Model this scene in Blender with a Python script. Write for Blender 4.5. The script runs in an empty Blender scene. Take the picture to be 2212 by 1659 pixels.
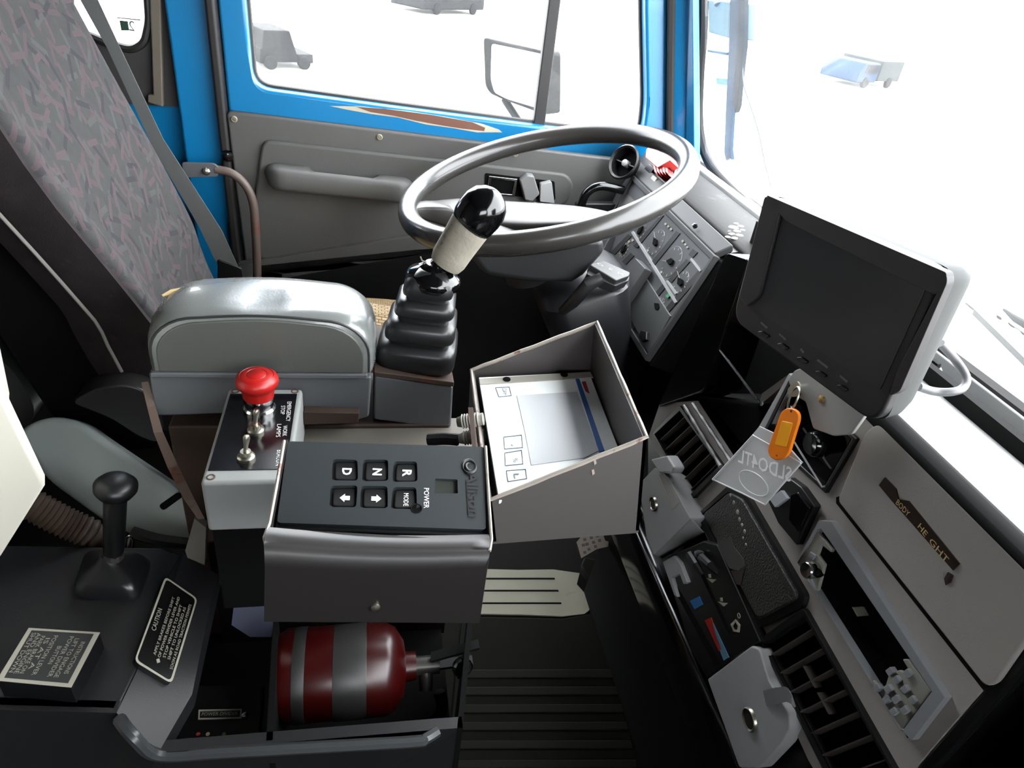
import bpy, bmesh, math, random
from mathutils import Vector as V, Matrix
from mathutils.geometry import tessellate_polygon
S = bpy.context.scene
random.seed(7)
# ---------------------------------------------------------------- camera, sky, exposure
CAM = V((0, 0, 1.2)); FP = 1500.0
_x = V((7240, 34, 1500)).normalized()
_y = V((-306, -1010, 1500)); _y = (_y - _x * (_x @ _y)).normalized()
_z = _x.cross(_y)
cd = bpy.data.cameras.new('camera'); cam = bpy.data.objects.new('camera', cd)
S.collection.objects.link(cam); S.camera = cam
cd.sensor_width = 36; cd.lens = FP / 2212 * 36; cd.clip_start = .01; cd.clip_end = 200
ax = V((_x[0], _y[0], _z[0])); ay = V((_x[1], _y[1], _z[1])); az = V((_x[2], _y[2], _z[2]))
cam.matrix_world = Matrix(((ax[0], -ay[0], -az[0], 0), (ax[1], -ay[1], -az[1], 0), (ax[2], -ay[2], -az[2], 1.2), (0, 0, 0, 1)))
W = bpy.data.worlds.new('overcast sky'); S.world = W; W.use_nodes = True
bg = W.node_tree.nodes['Background']; bg.inputs[0].default_value = (.93, .97, 1, 1); bg.inputs[1].default_value = 17.0
S.view_settings.view_transform = 'Standard'; S.view_settings.look = 'None'
S.view_settings.exposure = 0.0; S.view_settings.gamma = 1; S.view_settings.use_curve_mapping = False
S.cycles.use_denoising = True; S.cycles.max_bounces = 10; S.cycles.transparent_max_bounces = 16
S.cycles.caustics_reflective = False; S.cycles.caustics_refractive = False

# ---------------------------------------------------------------- picking points of the cab by sight line and plane
def ray(x, y): return ax * (x - 1106) + ay * (y - 829.5) + az * FP
def on(x, y, p, n):
    d = ray(x, y); return CAM + d * ((p - CAM) @ n / (d @ n))
def oX(x, y, k): return on(x, y, V((k, 0, 0)), V((1, 0, 0)))
def oY(x, y, k): return on(x, y, V((0, k, 0)), V((0, 1, 0)))
def oZ(x, y, k): return on(x, y, V((0, 0, k)), V((0, 0, 1)))
class Pl:
    def __init__(s, o, u, v):
        s.o = V(o); s.u = V(u).normalized(); v = V(v); s.v = (v - s.u * (s.u @ v)).normalized(); s.n = s.u.cross(s.v)
    def p(s, x, y, h=0): return on(x, y, s.o + s.n * h, s.n)
    def q(s, pts, h=0): return [s.p(x, y, h) for x, y in pts]
    def uv(s, a, b, h=0): return s.o + s.u * a + s.v * b + s.n * h
    def M(s): return (s.u, s.v, s.n)
# ---------------------------------------------------------------- geometry: every helper gives (verts, faces)
def J(*gs):
    v, f = [], []
    for g in gs:
        k = len(v); v += g[0]; f += [tuple(i + k for i in q) for q in g[1]]
    return v, f
def rr(P, r, n=4):
    out = []; N = len(P)
    for i in range(N):
        a, b, c = P[i - 1], P[i], P[(i + 1) % N]
        da, dc = a - b, c - b
        d = min(r, da.length * .48, dc.length * .48)
        p, q = b + da.normalized() * d, b + dc.normalized() * d
        for k in range(n + 1):
            t = k / n; out.append(p * (1 - t) ** 2 + b * 2 * t * (1 - t) + q * t * t)
    return out
def prism(P, vec):
    n = len(P); v = list(P) + [p + vec for p in P]
    f = [tuple(range(n)), tuple(range(2 * n - 1, n - 1, -1))]
    f += [(i, n + i, n + (i + 1) % n, (i + 1) % n) for i in range(n)]
    return v, f
def plate(outer, holes, vec):
    loops = [list(outer)] + [list(h) for h in holes]
    v = [p for l in loops for p in l]; N = len(v)
    tri = tessellate_polygon(loops)
    f = [tuple(t) for t in tri] + [tuple(i + N for i in reversed(t)) for t in tri]
    k = 0
    for l in loops:
        n = len(l)
        f += [(k + i, k + N + i, k + N + (i + 1) % n, k + (i + 1) % n) for i in range(n)]
        k += n
    return v + [p + vec for p in v], f
def loft(R, closed=False, caps=True):
    n = len(R[0]); m = len(R); v = [p for r in R for p in r]; f = []
    for i in range(m if closed else m - 1):
        j = (i + 1) % m
        for k in range(n):
            l = (k + 1) % n; f.append((i * n + k, i * n + l, j * n + l, j * n + k))
    if caps and not closed: f += [tuple(range(n - 1, -1, -1)), tuple((m - 1) * n + k for k in range(n))]
    return v, f
def frames(P, closed=False):
    n = len(P); T = []
    for i in range(n):
        a = P[i - 1] if (i or closed) else P[0]; b = P[(i + 1) % n] if (i < n - 1 or closed) else P[-1]
        T.append((b - a).normalized())
    up = V((0, 0, 1)) if abs(T[0].z) < .9 else V((1, 0, 0))
    out = []; N = (up - T[0] * (up @ T[0])).normalized()
    for t in T:
        N = (N - t * (N @ t)).normalized(); out.append((N, t.cross(N)))
    return out
def tube(P, r, seg=10, closed=False, asp=1.0):
    P = [V(p) for p in P]; R = r if isinstance(r, (list, tuple)) else [r] * len(P)
    return loft([[p + (n * math.cos(2 * math.pi * k / seg) * asp + b * math.sin(2 * math.pi * k / seg)) * q for k in range(seg)]
                 for p, q, (n, b) in zip(P, R, frames(P, closed))], closed)
def smooth_path(P, k=6):
    P = [V(p) for p in P]; out = []
    for i in range(len(P) - 1):
        a, b, c, d = P[max(i - 1, 0)], P[i], P[i + 1], P[min(i + 2, len(P) - 1)]
        for j in range(k):
            t = j / k
            out.append(.5 * (2 * b + (c - a) * t + (2 * a - 5 * b + 4 * c - d) * t * t + (3 * b - a - 3 * c + d) * t ** 3))
    return out + [P[-1]]
def lathe(prof, o, axis, seg=28, sx=1.0):
    o = V(o); z = V(axis).normalized(); t = V((1, 0, 0)) if abs(z.x) < .9 else V((0, 1, 0))
    a = (t - z * (t @ z)).normalized(); b = z.cross(a)
    return loft([[o + z * h + (a * math.cos(2 * math.pi * k / seg) * sx + b * math.sin(2 * math.pi * k / seg)) * max(r, 1e-5) for k in range(seg)] for r, h in prof])
def cyl(a, b, r, seg=20):
    a, b = V(a), V(b); return lathe([(r, 0), (r, (b - a).length)], a, b - a, seg)
def boxg(c, s, R=None):
    c = V(c); x, y, z = R or (V((1, 0, 0)), V((0, 1, 0)), V((0, 0, 1)))
    hx, hy, hz = x * s[0] / 2, y * s[1] / 2, z * s[2] / 2
    return prism([c - hx - hy + hz, c + hx - hy + hz, c + hx + hy + hz, c - hx + hy + hz], hz * -2)
def bx(x0, x1, y0, y1, z0, z1): return boxg(((x0 + x1) / 2, (y0 + y1) / 2, (z0 + z1) / 2), (x1 - x0, y1 - y0, z1 - z0))
def slab(pl, pts, h1, h0=0, r=0):
    P = pl.q(pts, h1)
    if r: P = rr(P, r)
    return prism(P, pl.n * (h0 - h1))
def ring(pl, outer, inner, h1, h0=0, ro=0, ri=0):
    a, b = pl.q(outer, h1), pl.q(inner, h1)
    return plate(rr(a, ro) if ro else a, [rr(b, ri) if ri else b], pl.n * (h0 - h1))
def srect(c, u, v, a, b, n=24, e=4.0):
    out = []
    for k in range(n):
        t = 2 * math.pi * k / n; x, y = math.cos(t), math.sin(t)
        out.append(c + u * (a * math.copysign(abs(x) ** (2 / e), x)) + v * (b * math.copysign(abs(y) ** (2 / e), y)))
    return out
# ---------------------------------------------------------------- objects
WL = {}
def ob(name, g, mat, parent=None, bev=0, sm=False, seg=2, sub=0, ang=38, **props):
    vs, fs = g
    lo = V([min(p[i] for p in vs) for i in range(3)]); hi = V([max(p[i] for p in vs) for i in range(3)])
    c = (lo + hi) / 2; c.z = lo.z
    me = bpy.data.meshes.new(name)
    b = bmesh.new(); bv = [b.verts.new(p - c) for p in vs]
    for f in fs:
        try: b.faces.new([bv[i] for i in f])
        except ValueError: pass
    bmesh.ops.remove_doubles(b, verts=b.verts, dist=1e-6)
    bmesh.ops.recalc_face_normals(b, faces=b.faces)
    b.to_mesh(me); b.free()
    me.materials.append(mat)
    if sm or bev:
        for p in me.polygons: p.use_smooth = True
        me.set_sharp_from_angle(angle=math.radians(ang))
    o = bpy.data.objects.new(name, me); S.collection.objects.link(o)
    if parent: o.parent = parent; o.location = c - WL[parent.name]
    else: o.location = c
    WL[o.name] = c
    if bev:
        m = o.modifiers.new('edge', 'BEVEL'); m.width = bev; m.segments = seg; m.limit_method = 'ANGLE'; m.angle_limit = math.radians(40); m.harden_normals = True
    if sub:
        m = o.modifiers.new('round', 'SUBSURF'); m.levels = sub; m.render_levels = sub
    for k, q in props.items(): o[k] = q
    return o
def thing(name, label, cat, loc, group=None):
    o = bpy.data.objects.new(name, None); S.collection.objects.link(o)
    o.location = V(loc); WL[o.name] = V(loc); o.empty_display_size = .03
    o['label'] = label; o['category'] = cat
    if group: o['group'] = group
    return o
def tag(o, label, cat, group=None):
    o['label'] = label; o['category'] = cat
    if group: o['group'] = group
    return o
def struct(name, g, mat, parent=None, label=None, **k):
    o = ob(name, g, mat, parent, **k)
    if not parent: o['kind'] = 'structure'; o['label'] = label or name.replace('_', ' ')
    return o
def glyphs(body, bold=0):
    cu = bpy.data.curves.new('t', 'FONT'); cu.body = body; cu.size = 1; cu.align_x = 'CENTER'; cu.align_y = 'CENTER'; cu.extrude = 0.0; cu.offset = bold; cu.resolution_u = 2
    o = bpy.data.objects.new('t', cu); S.collection.objects.link(o)
    dg = bpy.context.evaluated_depsgraph_get(); me = bpy.data.meshes.new_from_object(o.evaluated_get(dg))
    v = [p.co.copy() for p in me.vertices]; f = [tuple(p.vertices) for p in me.polygons]
    bpy.data.objects.remove(o); bpy.data.meshes.remove(me); bpy.data.curves.remove(cu)
    return v, f
def text(name, body, c, r, n, size, mat, parent, length=None, th=.0003, mirror=False, bold=.0):
    """flat lettering centred at c, reading along r on a face with normal n; cap height about 0.7 size"""
    v, f = glyphs(body, bold); r = r.normalized(); u = n.cross(r).normalized()
    w = max(p.x for p in v) - min(p.x for p in v); cx = (max(p.x for p in v) + min(p.x for p in v)) / 2; cy = (max(p.y for p in v) + min(p.y for p in v)) / 2
    sx = (length / w) if length else size
    if mirror: sx = -sx
    top = [c + r * ((p.x - cx) * sx) + u * ((p.y - cy) * size) + n * th for p in v]
    return ob(name, (top, f), mat, parent)
def text_px(name, body, pl, a, b, size, mat, parent, h=0, fit=True, **k):
    A, B = pl.p(*a, h), pl.p(*b, h)
    return text(name, body, (A + B) / 2, B - A, pl.n, size, mat, parent, length=(B - A).length if fit else None, **k)
# ---------------------------------------------------------------- materials
def lin(c): return tuple(((x / 255 + .055) / 1.055) ** 2.4 if x > 10.3 else x / 255 / 12.92 for x in c) + (1,)
ALB = .62  # how far the paints and plastics of the cab sit below the picked tones
def mat(name, col, rough=.5, metal=0., var=.12, vs=14., bump=0., bs=250., spec=.5, dirt=None, ds=9., dl=.56, coat=0., raw=False):
    m = bpy.data.materials.new(name); m.use_nodes = True; T = m.node_tree; N = T.nodes; L = T.links
    b = N['Principled BSDF']; b.inputs['Roughness'].default_value = rough; b.inputs['Metallic'].default_value = metal
    b.inputs['Specular IOR Level'].default_value = spec; b.inputs['Coat Weight'].default_value = coat
    tc = N.new('ShaderNodeTexCoord')
    c = tuple(x * (1 if metal > .5 or raw else ALB) for x in lin(col))
    nz = N.new('ShaderNodeTexNoise'); nz.inputs['Scale'].default_value = vs; nz.inputs['Detail'].default_value = 6
    L.new(tc.outputs['Object'], nz.inputs['Vector'])
    mx = N.new('ShaderNodeMix'); mx.data_type = 'RGBA'
    mx.inputs[6].default_value = tuple(x * (1 - var) for x in c[:3]) + (1,); mx.inputs[7].default_value = tuple(min(1, x * (1 + var)) for x in c[:3]) + (1,)
    L.new(nz.outputs['Fac'], mx.inputs[0]); out = mx.outputs[2]
    if dirt:
        n2 = N.new('ShaderNodeTexNoise'); n2.inputs['Scale'].default_value = ds; n2.inputs['Detail'].default_value = 9; n2.inputs['Roughness'].default_value = .65
        L.new(tc.outputs['Object'], n2.inputs['Vector'])
        rp = N.new('ShaderNodeMapRange'); rp.inputs[1].default_value = dl; rp.inputs[2].default_value = dl + .09
        L.new(n2.outputs['Fac'], rp.inputs[0])
        m2 = N.new('ShaderNodeMix'); m2.data_type = 'RGBA'; m2.inputs[7].default_value = tuple(x * ALB for x in lin(dirt)[:3]) + (1,)
        L.new(rp.outputs[0], m2.inputs[0]); L.new(out, m2.inputs[6]); out = m2.outputs[2]
    L.new(out, b.inputs['Base Color'])
    if bump:
        n3 = N.new('ShaderNodeTexNoise'); n3.inputs['Scale'].default_value = bs; n3.inputs['Detail'].default_value = 3
        L.new(tc.outputs['Object'], n3.inputs['Vector'])
        bp = N.new('ShaderNodeBump'); bp.inputs['Strength'].default_value = bump; bp.inputs['Distance'].default_value = .002
        L.new(n3.outputs['Fac'], bp.inputs['Height']); L.new(bp.outputs[0], b.inputs['Normal'])
    return m
def glass_mat(name, tint=(1, 1, 1, 1), haze=0.):
    m = bpy.data.materials.new(name); m.use_nodes = True; T = m.node_tree; N = T.nodes; L = T.links
    N.remove(N['Principled BSDF'])
    t = N.new('ShaderNodeBsdfTransparent'); t.inputs[0].default_value = tint
    g = N.new('ShaderNodeBsdfGlossy'); g.inputs['Roughness'].default_value = .02
    lw = N.new('ShaderNodeLayerWeight'); pw = N.new('ShaderNodeMath'); pw.operation = 'POWER'; pw.inputs[1].default_value = 5; L.new(lw.outputs['Facing'], pw.inputs[0])
    fr = N.new('ShaderNodeMath'); fr.operation = 'MULTIPLY_ADD'; fr.inputs[1].default_value = .5; fr.inputs[2].default_value = .03; L.new(pw.outputs[0], fr.inputs[0])
    x = N.new('ShaderNodeMixShader'); L.new(fr.outputs[0], x.inputs[0]); L.new(t.outputs[0], x.inputs[1]); L.new(g.outputs[0], x.inputs[2])
    out = x
    if haze:
        d = N.new('ShaderNodeBsdfTranslucent'); d.inputs[0].default_value = (.8, .8, .8, 1)
        y = N.new('ShaderNodeMixShader')
        tc = N.new('ShaderNodeTexCoord'); nz = N.new('ShaderNodeTexNoise'); nz.inputs['Scale'].default_value = 6; nz.inputs['Detail'].default_value = 8
        L.new(tc.outputs['Object'], nz.inputs['Vector'])
        k = N.new('ShaderNodeMath'); k.operation = 'MULTIPLY'; k.inputs[1].default_value = haze; L.new(nz.outputs['Fac'], k.inputs[0])
        L.new(k.outputs[0], y.inputs[0]); L.new(x.outputs[0], y.inputs[1]); L.new(d.outputs[0], y.inputs[2]); out = y
    L.new(out.outputs[0], N['Material Output'].inputs[0])
    return m
def fabric_mat():
    m = mat('moquette', (66, 66, 66), .95, var=.2, vs=60, bump=.25, bs=700, spec=.15)
    T = m.node_tree; N = T.nodes; L = T.links; b = N['Principled BSDF']
    prev = b.inputs['Base Color'].links[0].from_socket
    tc = N.new('ShaderNodeTexCoord'); sp = N.new('ShaderNodeSeparateXYZ'); L.new(tc.outputs['Object'], sp.inputs[0])
    cb = N.new('ShaderNodeCombineXYZ'); L.new(sp.outputs[1], cb.inputs[0]); L.new(sp.outputs[2], cb.inputs[1])
    sm = N.new('ShaderNodeMath'); sm.operation = 'ADD'; L.new(sp.outputs[1], sm.inputs[0])
    k2 = N.new('ShaderNodeMath'); k2.operation = 'MULTIPLY'; k2.inputs[1].default_value = .8; L.new(sp.outputs[0], k2.inputs[0]); L.new(k2.outputs[0], sm.inputs[1]); L.new(sm.outputs[0], cb.inputs[0])
    for sc, off, col in ((23, 0., (79, 69, 72)), (26, 3.3, (75, 76, 76)), (22, 7.7, (58, 57, 60)), (29, 5.1, (81, 71, 74))):
        ad = N.new('ShaderNodeVectorMath'); ad.operation = 'ADD'; ad.inputs[1].default_value = (off, off * .7, 0); L.new(cb.outputs[0], ad.inputs[0])
        vo = N.new('ShaderNodeTexVoronoi'); vo.voronoi_dimensions = '2D'; vo.inputs['Scale'].default_value = sc; L.new(ad.outputs[0], vo.inputs['Vector'])
        sb = N.new('ShaderNodeVectorMath'); sb.operation = 'SUBTRACT'; L.new(ad.outputs[0], sb.inputs[0]); L.new(vo.outputs['Position'], sb.inputs[1])
        se = N.new('ShaderNodeSeparateColor'); L.new(vo.outputs['Color'], se.inputs[0])
        an = N.new('ShaderNodeMath'); an.operation = 'MULTIPLY'; an.inputs[1].default_value = 6.283; L.new(se.outputs[0], an.inputs[0])
        ro = N.new('ShaderNodeVectorRotate'); ro.rotation_type = 'Z_AXIS'; L.new(sb.outputs[0], ro.inputs['Vector']); L.new(an.outputs[0], ro.inputs['Angle'])
        s2 = N.new('ShaderNodeSeparateXYZ'); L.new(ro.outputs[0], s2.inputs[0])
        ms = []
        for i, lim in ((0, .0165), (1, .0036)):
            a = N.new('ShaderNodeMath'); a.operation = 'ABSOLUTE'; L.new(s2.outputs[i], a.inputs[0])
            l = N.new('ShaderNodeMath'); l.operation = 'LESS_THAN'; l.inputs[1].default_value = lim; L.new(a.outputs[0], l.inputs[0]); ms.append(l)
        mu = N.new('ShaderNodeMath'); mu.operation = 'MULTIPLY'; L.new(ms[0].outputs[0], mu.inputs[0]); L.new(ms[1].outputs[0], mu.inputs[1])
        mx = N.new('ShaderNodeMix'); mx.data_type = 'RGBA'; mx.inputs[7].default_value = tuple(x * ALB for x in lin(col)[:3]) + (1,)
        L.new(mu.outputs[0], mx.inputs[0]); L.new(prev, mx.inputs[6]); prev = mx.outputs[2]
    L.new(prev, b.inputs['Base Color'])
    return m
def brick_mat(name, c1, c2, mortar, scale, rough=.8, axes=(0, 1), wob=0.):
    m = mat(name, c1, rough); T = m.node_tree; N = T.nodes; L = T.links; b = N['Principled BSDF']
    tc = N.new('ShaderNodeTexCoord'); sp = N.new('ShaderNodeSeparateXYZ'); cb = N.new('ShaderNodeCombineXYZ')
    L.new(tc.outputs['Object'], sp.inputs[0]); L.new(sp.outputs[axes[0]], cb.inputs[0]); L.new(sp.outputs[axes[1]], cb.inputs[1])
    br = N.new('ShaderNodeTexBrick'); br.inputs['Color1'].default_value = lin(c1); br.inputs['Color2'].default_value = lin(c2); br.inputs['Mortar'].default_value = lin(mortar)
    br.inputs['Scale'].default_value = scale; br.inputs['Mortar Size'].default_value = .03
    L.new(cb.outputs[0], br.inputs['Vector']); L.new(br.outputs[0], b.inputs['Base Color'])
    return m
BLUE = mat('blue paint', (10, 134, 196), .32, var=.1, vs=5, spec=.5, coat=.25)
TRIMG = mat('grey door plastic', (98, 97, 95), .55, var=.12, vs=8, bump=.12, bs=500)
TRIMD = mat('dark grey plastic', (46, 46, 48), .5, var=.15, bump=.1)
BLACK = mat('black plastic', (22, 22, 23), .38, var=.2)
GLOSSB = mat('shiny black', (10, 10, 11), .12, var=.1)
RUBBER = mat('black rubber', (34, 31, 30), .6, var=.2)
DARK = mat('deep black', (9, 9, 9), .85, spec=.12)
FASC = mat('grey fascia plastic', (148, 143, 138), .5, raw=True, var=.08, vs=10, bump=.12, bs=900)
COWLG = mat('cowl grey plastic', (84, 84, 85), .55, spec=.2, var=.08)
SILV = mat('light grey plastic', (158, 158, 158), .45, raw=True, var=.08, bump=.06, bs=900)
DASH = mat('worn dash pad', (62, 61, 61), .65, spec=.12, var=.25, vs=9, bump=.1, bs=300, dirt=(84, 84, 82), ds=14, dl=.6)
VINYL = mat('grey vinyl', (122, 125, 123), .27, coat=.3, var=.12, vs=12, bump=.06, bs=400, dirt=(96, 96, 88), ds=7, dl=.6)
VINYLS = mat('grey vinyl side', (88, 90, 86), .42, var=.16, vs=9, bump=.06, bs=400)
STEELG = mat('grey painted steel', (102, 104, 107), .45, var=.1, vs=7, dirt=(84, 62, 50), ds=5, dl=.66)
HOODG = mat('dark grey painted steel', (84, 79, 78), .42, var=.08, vs=12, dirt=(120, 110, 104), ds=30, dl=.74)
RUST = mat('rusty brown steel', (62, 44, 34), .75, var=.4, vs=20, dirt=(110, 58, 34), ds=12, dl=.6)
WORNP = mat('worn bare plate', (122, 116, 106), .6, var=.25, vs=12, dirt=(104, 66, 44), ds=6, dl=.6)
EDGE = mat('chipped bare edge', (170, 160, 150), .5, var=.4, vs=80, dirt=(120, 72, 52), ds=60, dl=.58)
CHROME = mat('chrome', (205, 205, 205), .14, 1., var=.05)
STEEL = mat('dull bare steel', (178, 174, 160), .34, 1., var=.15)
RED = mat('red plastic', (196, 26, 22), .38, var=.1)
REDD = mat('darkened red paint', (60, 5, 5), .3, var=.1)  # extinguisher red, darkened so the colour carries the tray's shade
CREAM = mat('cream painted panel', (226, 222, 206), .5, var=.04, dirt=(176, 164, 140), ds=9, dl=.72)
LGREY = mat('light grey box paint', (176, 178, 176), .45, var=.06, dirt=(120, 112, 96), ds=22, dl=.68)
PLATEB = mat('black face plate', (20, 20, 24), .2, var=.1)
WHITE = mat('white print', (225, 225, 222), .6, raw=True, var=.02)
DIMW = mat('worn white print', (160, 156, 143), .6, raw=True, var=.1)
GOLD = mat('embossed pale letters', (206, 176, 120), .6, raw=True, var=.2)
TAPE = mat('dirty cloth tape', (156, 149, 134), .8, var=.25, vs=40, bump=.4, bs=160, dirt=(112, 102, 86), ds=34, dl=.56)
WHEELM = mat('grey wheel rim', (62, 60, 58), .26, spec=.5, coat=.1, var=.06, bump=.02, bs=500)
HUBM = mat('grey wheel hub', (60, 57, 55), .42, spec=.35, var=.08, bump=.05, bs=500)
FABRIC = fabric_mat()
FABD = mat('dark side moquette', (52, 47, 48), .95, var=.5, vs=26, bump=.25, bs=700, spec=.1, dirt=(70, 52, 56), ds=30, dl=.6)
BELT = mat('grey belt webbing', (104, 106, 105), .7, var=.08, bump=.2, bs=900)
STRAW = brick_mat('woven straw', (150, 128, 92), (128, 104, 70), (56, 42, 24), 55, .8, (0, 1))
SCREEN = mat('screen glass', (34, 37, 40), .3, var=.1)
SHELLW = mat('pale grey shell', (74, 75, 75), .6, spec=.1, var=.04)
DISPW = mat('glossy white overlay', (225, 228, 226), .14, raw=True, var=.03)
DISPG = mat('grey display window', (186, 188, 190), .06, raw=True, var=.05)
BLUEP = mat('blue stripe', (24, 84, 150), .3, raw=True)
REDP = mat('red print', (176, 60, 52), .4)
ORANGE = mat('orange plastic', (240, 128, 16), .35, raw=True, var=.1)
AMBER = mat('amber window', (250, 168, 30), .3, raw=True, var=.12)
BROWN = mat('brown grey plastic', (78, 71, 66), .55, var=.15)
HOSE = mat('brown ribbed hose', (64, 48, 36), .6, var=.3)
PEWTER = mat('smooth grey plastic shell', (140, 147, 144), .4, raw=True, var=.12, vs=6)
CONS = mat('black console', (36, 36, 38), .42, var=.25, vs=7, bump=.06, bs=600)
MATB = mat('dark floor mat', (26, 25, 21), .85, spec=.15, var=.25, vs=10)
VINYLW = mat('light vinyl tread', (186, 182, 162), .6, var=.15, dirt=(110, 96, 78), ds=16, dl=.66)
LENS = mat('grey instrument face', (98, 99, 102), .4, var=.05, coat=.5)
BARM = mat('dark tell-tale strip', (20, 21, 23), .6, var=.1)
CLEAR = glass_mat('window glass', haze=.0)
SIDEG = glass_mat('dusty side glass', haze=.02)
WSG = glass_mat('hazy windscreen glass', haze=.035)
# ================================================================ SETTING
GROUND = mat('pale yard concrete', (196, 194, 190), .9, var=.06, vs=.6)
LINING = mat('grey lining', (58, 56, 56), .8, var=.12)
struct('ground', bx(-40, 60, -40, 60, -1.45, -1.4), GROUND)
struct('floor', bx(-.95, .76, -.95, 1.57, -.03, 0), MATB)
struct('ceiling', bx(-.95, .5, -.95, 1.57, 1.8, 1.84), LINING)
struct('wall_rear', bx(-.98, -.95, -.95, 1.57, 0, 1.84), LINING)
struct('wall_right', plate([V((-.95, -.92, 0)), V((.75, -.92, 0)), V((.75, -.92, .8)), V((.45, -.92, 1.8)), V((-.95, -.92, 1.8))],
       [[V((-.25, -.92, 1.08)), V((.48, -.92, 1.08)), V((.44, -.92, 1.42)), V((-.25, -.92, 1.42))]], V((0, -.04, 0))), LINING)
struct('window_4', bx(-.25, .5, -.945, -.94, 1.08, 1.42), CLEAR)
struct('wall_front', bx(.735, .76, -.92, 1.57, 0, .812), DARK)
struct('wall_left_kick', bx(.56, .76, 1.505, 1.56, 0, .80), DARK, label='dark kick wall below the windscreen pillar')
WSX = lambda z: .735 - .29 * (z - .83)
WS = Pl((.735, .5, .83), (0, -1, 0), (-.29, 0, 1))
a, b = WSX(.815), WSX(1.8)
struct('window_2', prism([V((a, -.9, .815)), V((a, 1.47, .815)), V((b, 1.47, 1.8)), V((b, -.9, 1.8))], V((.006, 0, 0))), WSG)
struct('wall_front_header', prism([V((WSX(1.5) - .012, -.9, 1.5)), V((WSX(1.5) - .012, 1.43, 1.5)), V((b - .012, 1.43, 1.8)), V((b - .012, -.9, 1.8))], V((-.02, 0, 0))), LINING, label='dark header above the windscreen')
# ---- driver side: pillar, rear quarter, door
LY = Pl((0, 1.5, 0), (1, 0, 0), (0, 0, 1))
SIDE = Pl((0, 1.52, 0), (1, 0, 0), (0, 0, 1))
pil = [V((-.368, 1.5, 0)), V((-.368, 1.5, 1.6)), V((-.29, 1.5, 1.6)), V((-.29, 1.5, 0))]
struct('wall_left', prism([V((-.362, 1.5, 0)), V((-.362, 1.5, 1.8)), V((-.288, 1.5, 1.8)), V((-.288, 1.5, 0))], V((0, .06, 0))), BLUE, bev=.006,
       label='blue pillar behind the driver door')
struct('wall_left_lower', bx(-.95, -.36, 1.525, 1.56, 0, .5), LINING, label='dark lining low behind the driver seat')
struct('wall_left_quarter', prism([V((-.95, 1.53, .5)), V((-.95, 1.53, .875)), V((-.355, 1.53, .862)), V((-.355, 1.53, .5))], V((0, .04, 0))), BLUE, label='blue quarter panel below the small rear window')
qh = rr(SIDE.q([(150, -40), (316, -40), (322, 45), (312, 92), (285, 108), (240, 96), (150, 60)]), .012)
struct('wall_left_lining', plate([V((-.95, 1.52, .84)), V((-.95, 1.52, 1.8)), V((-.35, 1.52, 1.8)), V((-.35, 1.52, .845))], [qh], V((0, .02, 0))), LINING, label='grey lining round the small rear window')
t = ob('trim_1', tube(qh, .0075, 8, True), RUBBER, sm=True); t['kind'] = 'structure'; t['label'] = 'black rubber round the small rear window'
struct('window_3', prism(qh, V((0, .004, 0))), CLEAR)
fr = SIDE.q([(322, -30), (346, -30), (352, 232), (318, 222), (318, 205), (330, 205)], .012)
struct('trim_2', prism(fr, V((0, .02, 0))), mat('tan edge strip', (112, 104, 92), .6), bev=.003, label='tan strip beside the small rear window')
g = struct('trim_3', bx(-.29, -.272, 1.478, 1.55, .3, 1.8), RUBBER, bev=.006, label='black door seal on the blue pillar')
# A pillar, leaning back with the windscreen
def apil(z):
    xd, xw = .642 - .242 * (z - .865), WSX(z) - .03
    return [V((xd + .002, 1.5, z)), V((xd + .016, 1.484, z)), V((xd + .036, 1.474, z)), V((xw - .004, 1.452, z)), V((xw + .012, 1.458, z)), V((xw + .03, 1.5, z)), V((xw, 1.556, z)), V((xd - .02, 1.556, z))]
struct('wall_left_pillar', loft([apil(z) for z in (.5, .8, 1.2, 1.8)]), BLUE, bev=.006, seg=3, label='blue windscreen pillar')
ds = [V((.642 - .242 * (z - .865) + .006, 1.488, z)) for z in (.55, .8, 1.2, 1.8)]
struct('trim_4', tube(ds, .0085, 8), RUBBER, sm=True, label='black seal between the door and windscreen pillar')
wr = smooth_path(WS.q([(1516, -620), (1520, 0), (1512, 150), (1509, 240), (1514, 300), (1532, 352), (1580, 408), (1640, 461)], -.004)) + [V((.712, 1.05, .825)), V((.712, -.85, .825))]
struct('trim_5', tube(wr, .0105, 8, asp=1.0), RUBBER, sm=True, label='dark rubber round the windscreen')
# ---- door
hole = rr([V((-.232, 1.5, 1.66))] + LY.q([(529, 0), (546, 190), (850, 232), (1165, 273), (1388, 300), (1398, 230), (1394, 0)]) + [V((.425, 1.5, 1.66))], .035, 6)
tl, trr = V((-.271, 1.5, 1.8)), V((.435, 1.5, 1.8))
door = struct('door_1', plate([V((-.271, 1.5, .12)), tl, trr, V((.655, 1.5, .86)), V((.665, 1.5, .12))], [hole], V((0, .05, 0))), BLUE, bev=.011, seg=4, label='blue driver door with grey trim')
struct('window_1', prism([p + V((0, .035, 0)) for p in hole], V((0, .004, 0))), SIDEG)
hs = [p + V((0, .03, 0)) for p in hole]
ob('glass_seal', tube(hs, .006, 8, True), RUBBER, door, sm=True)
ob('quarter_light_bar', prism(Pl((0, 1.52, 0), (1, 0, 0), (0, 0, 1)).q([(1212, 0), (1176, 282), (1151, 280), (1186, 0)]) + [V((.345, 1.52, 1.66)), V((.365, 1.52, 1.66))], V((0, .02, 0))), RUBBER, door, bev=.003)
ob('bare_patch', slab(LY, [(712, 229), (780, 230), (880, 240), (960, 252), (1040, 267), (1078, 280), (1085, 286), (1030, 286), (980, 277), (920, 269), (860, 254), (800, 246), (750, 237)], .0006, -.002), mat('chipped cream undercoat', (214, 208, 184), .6), door)
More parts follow.
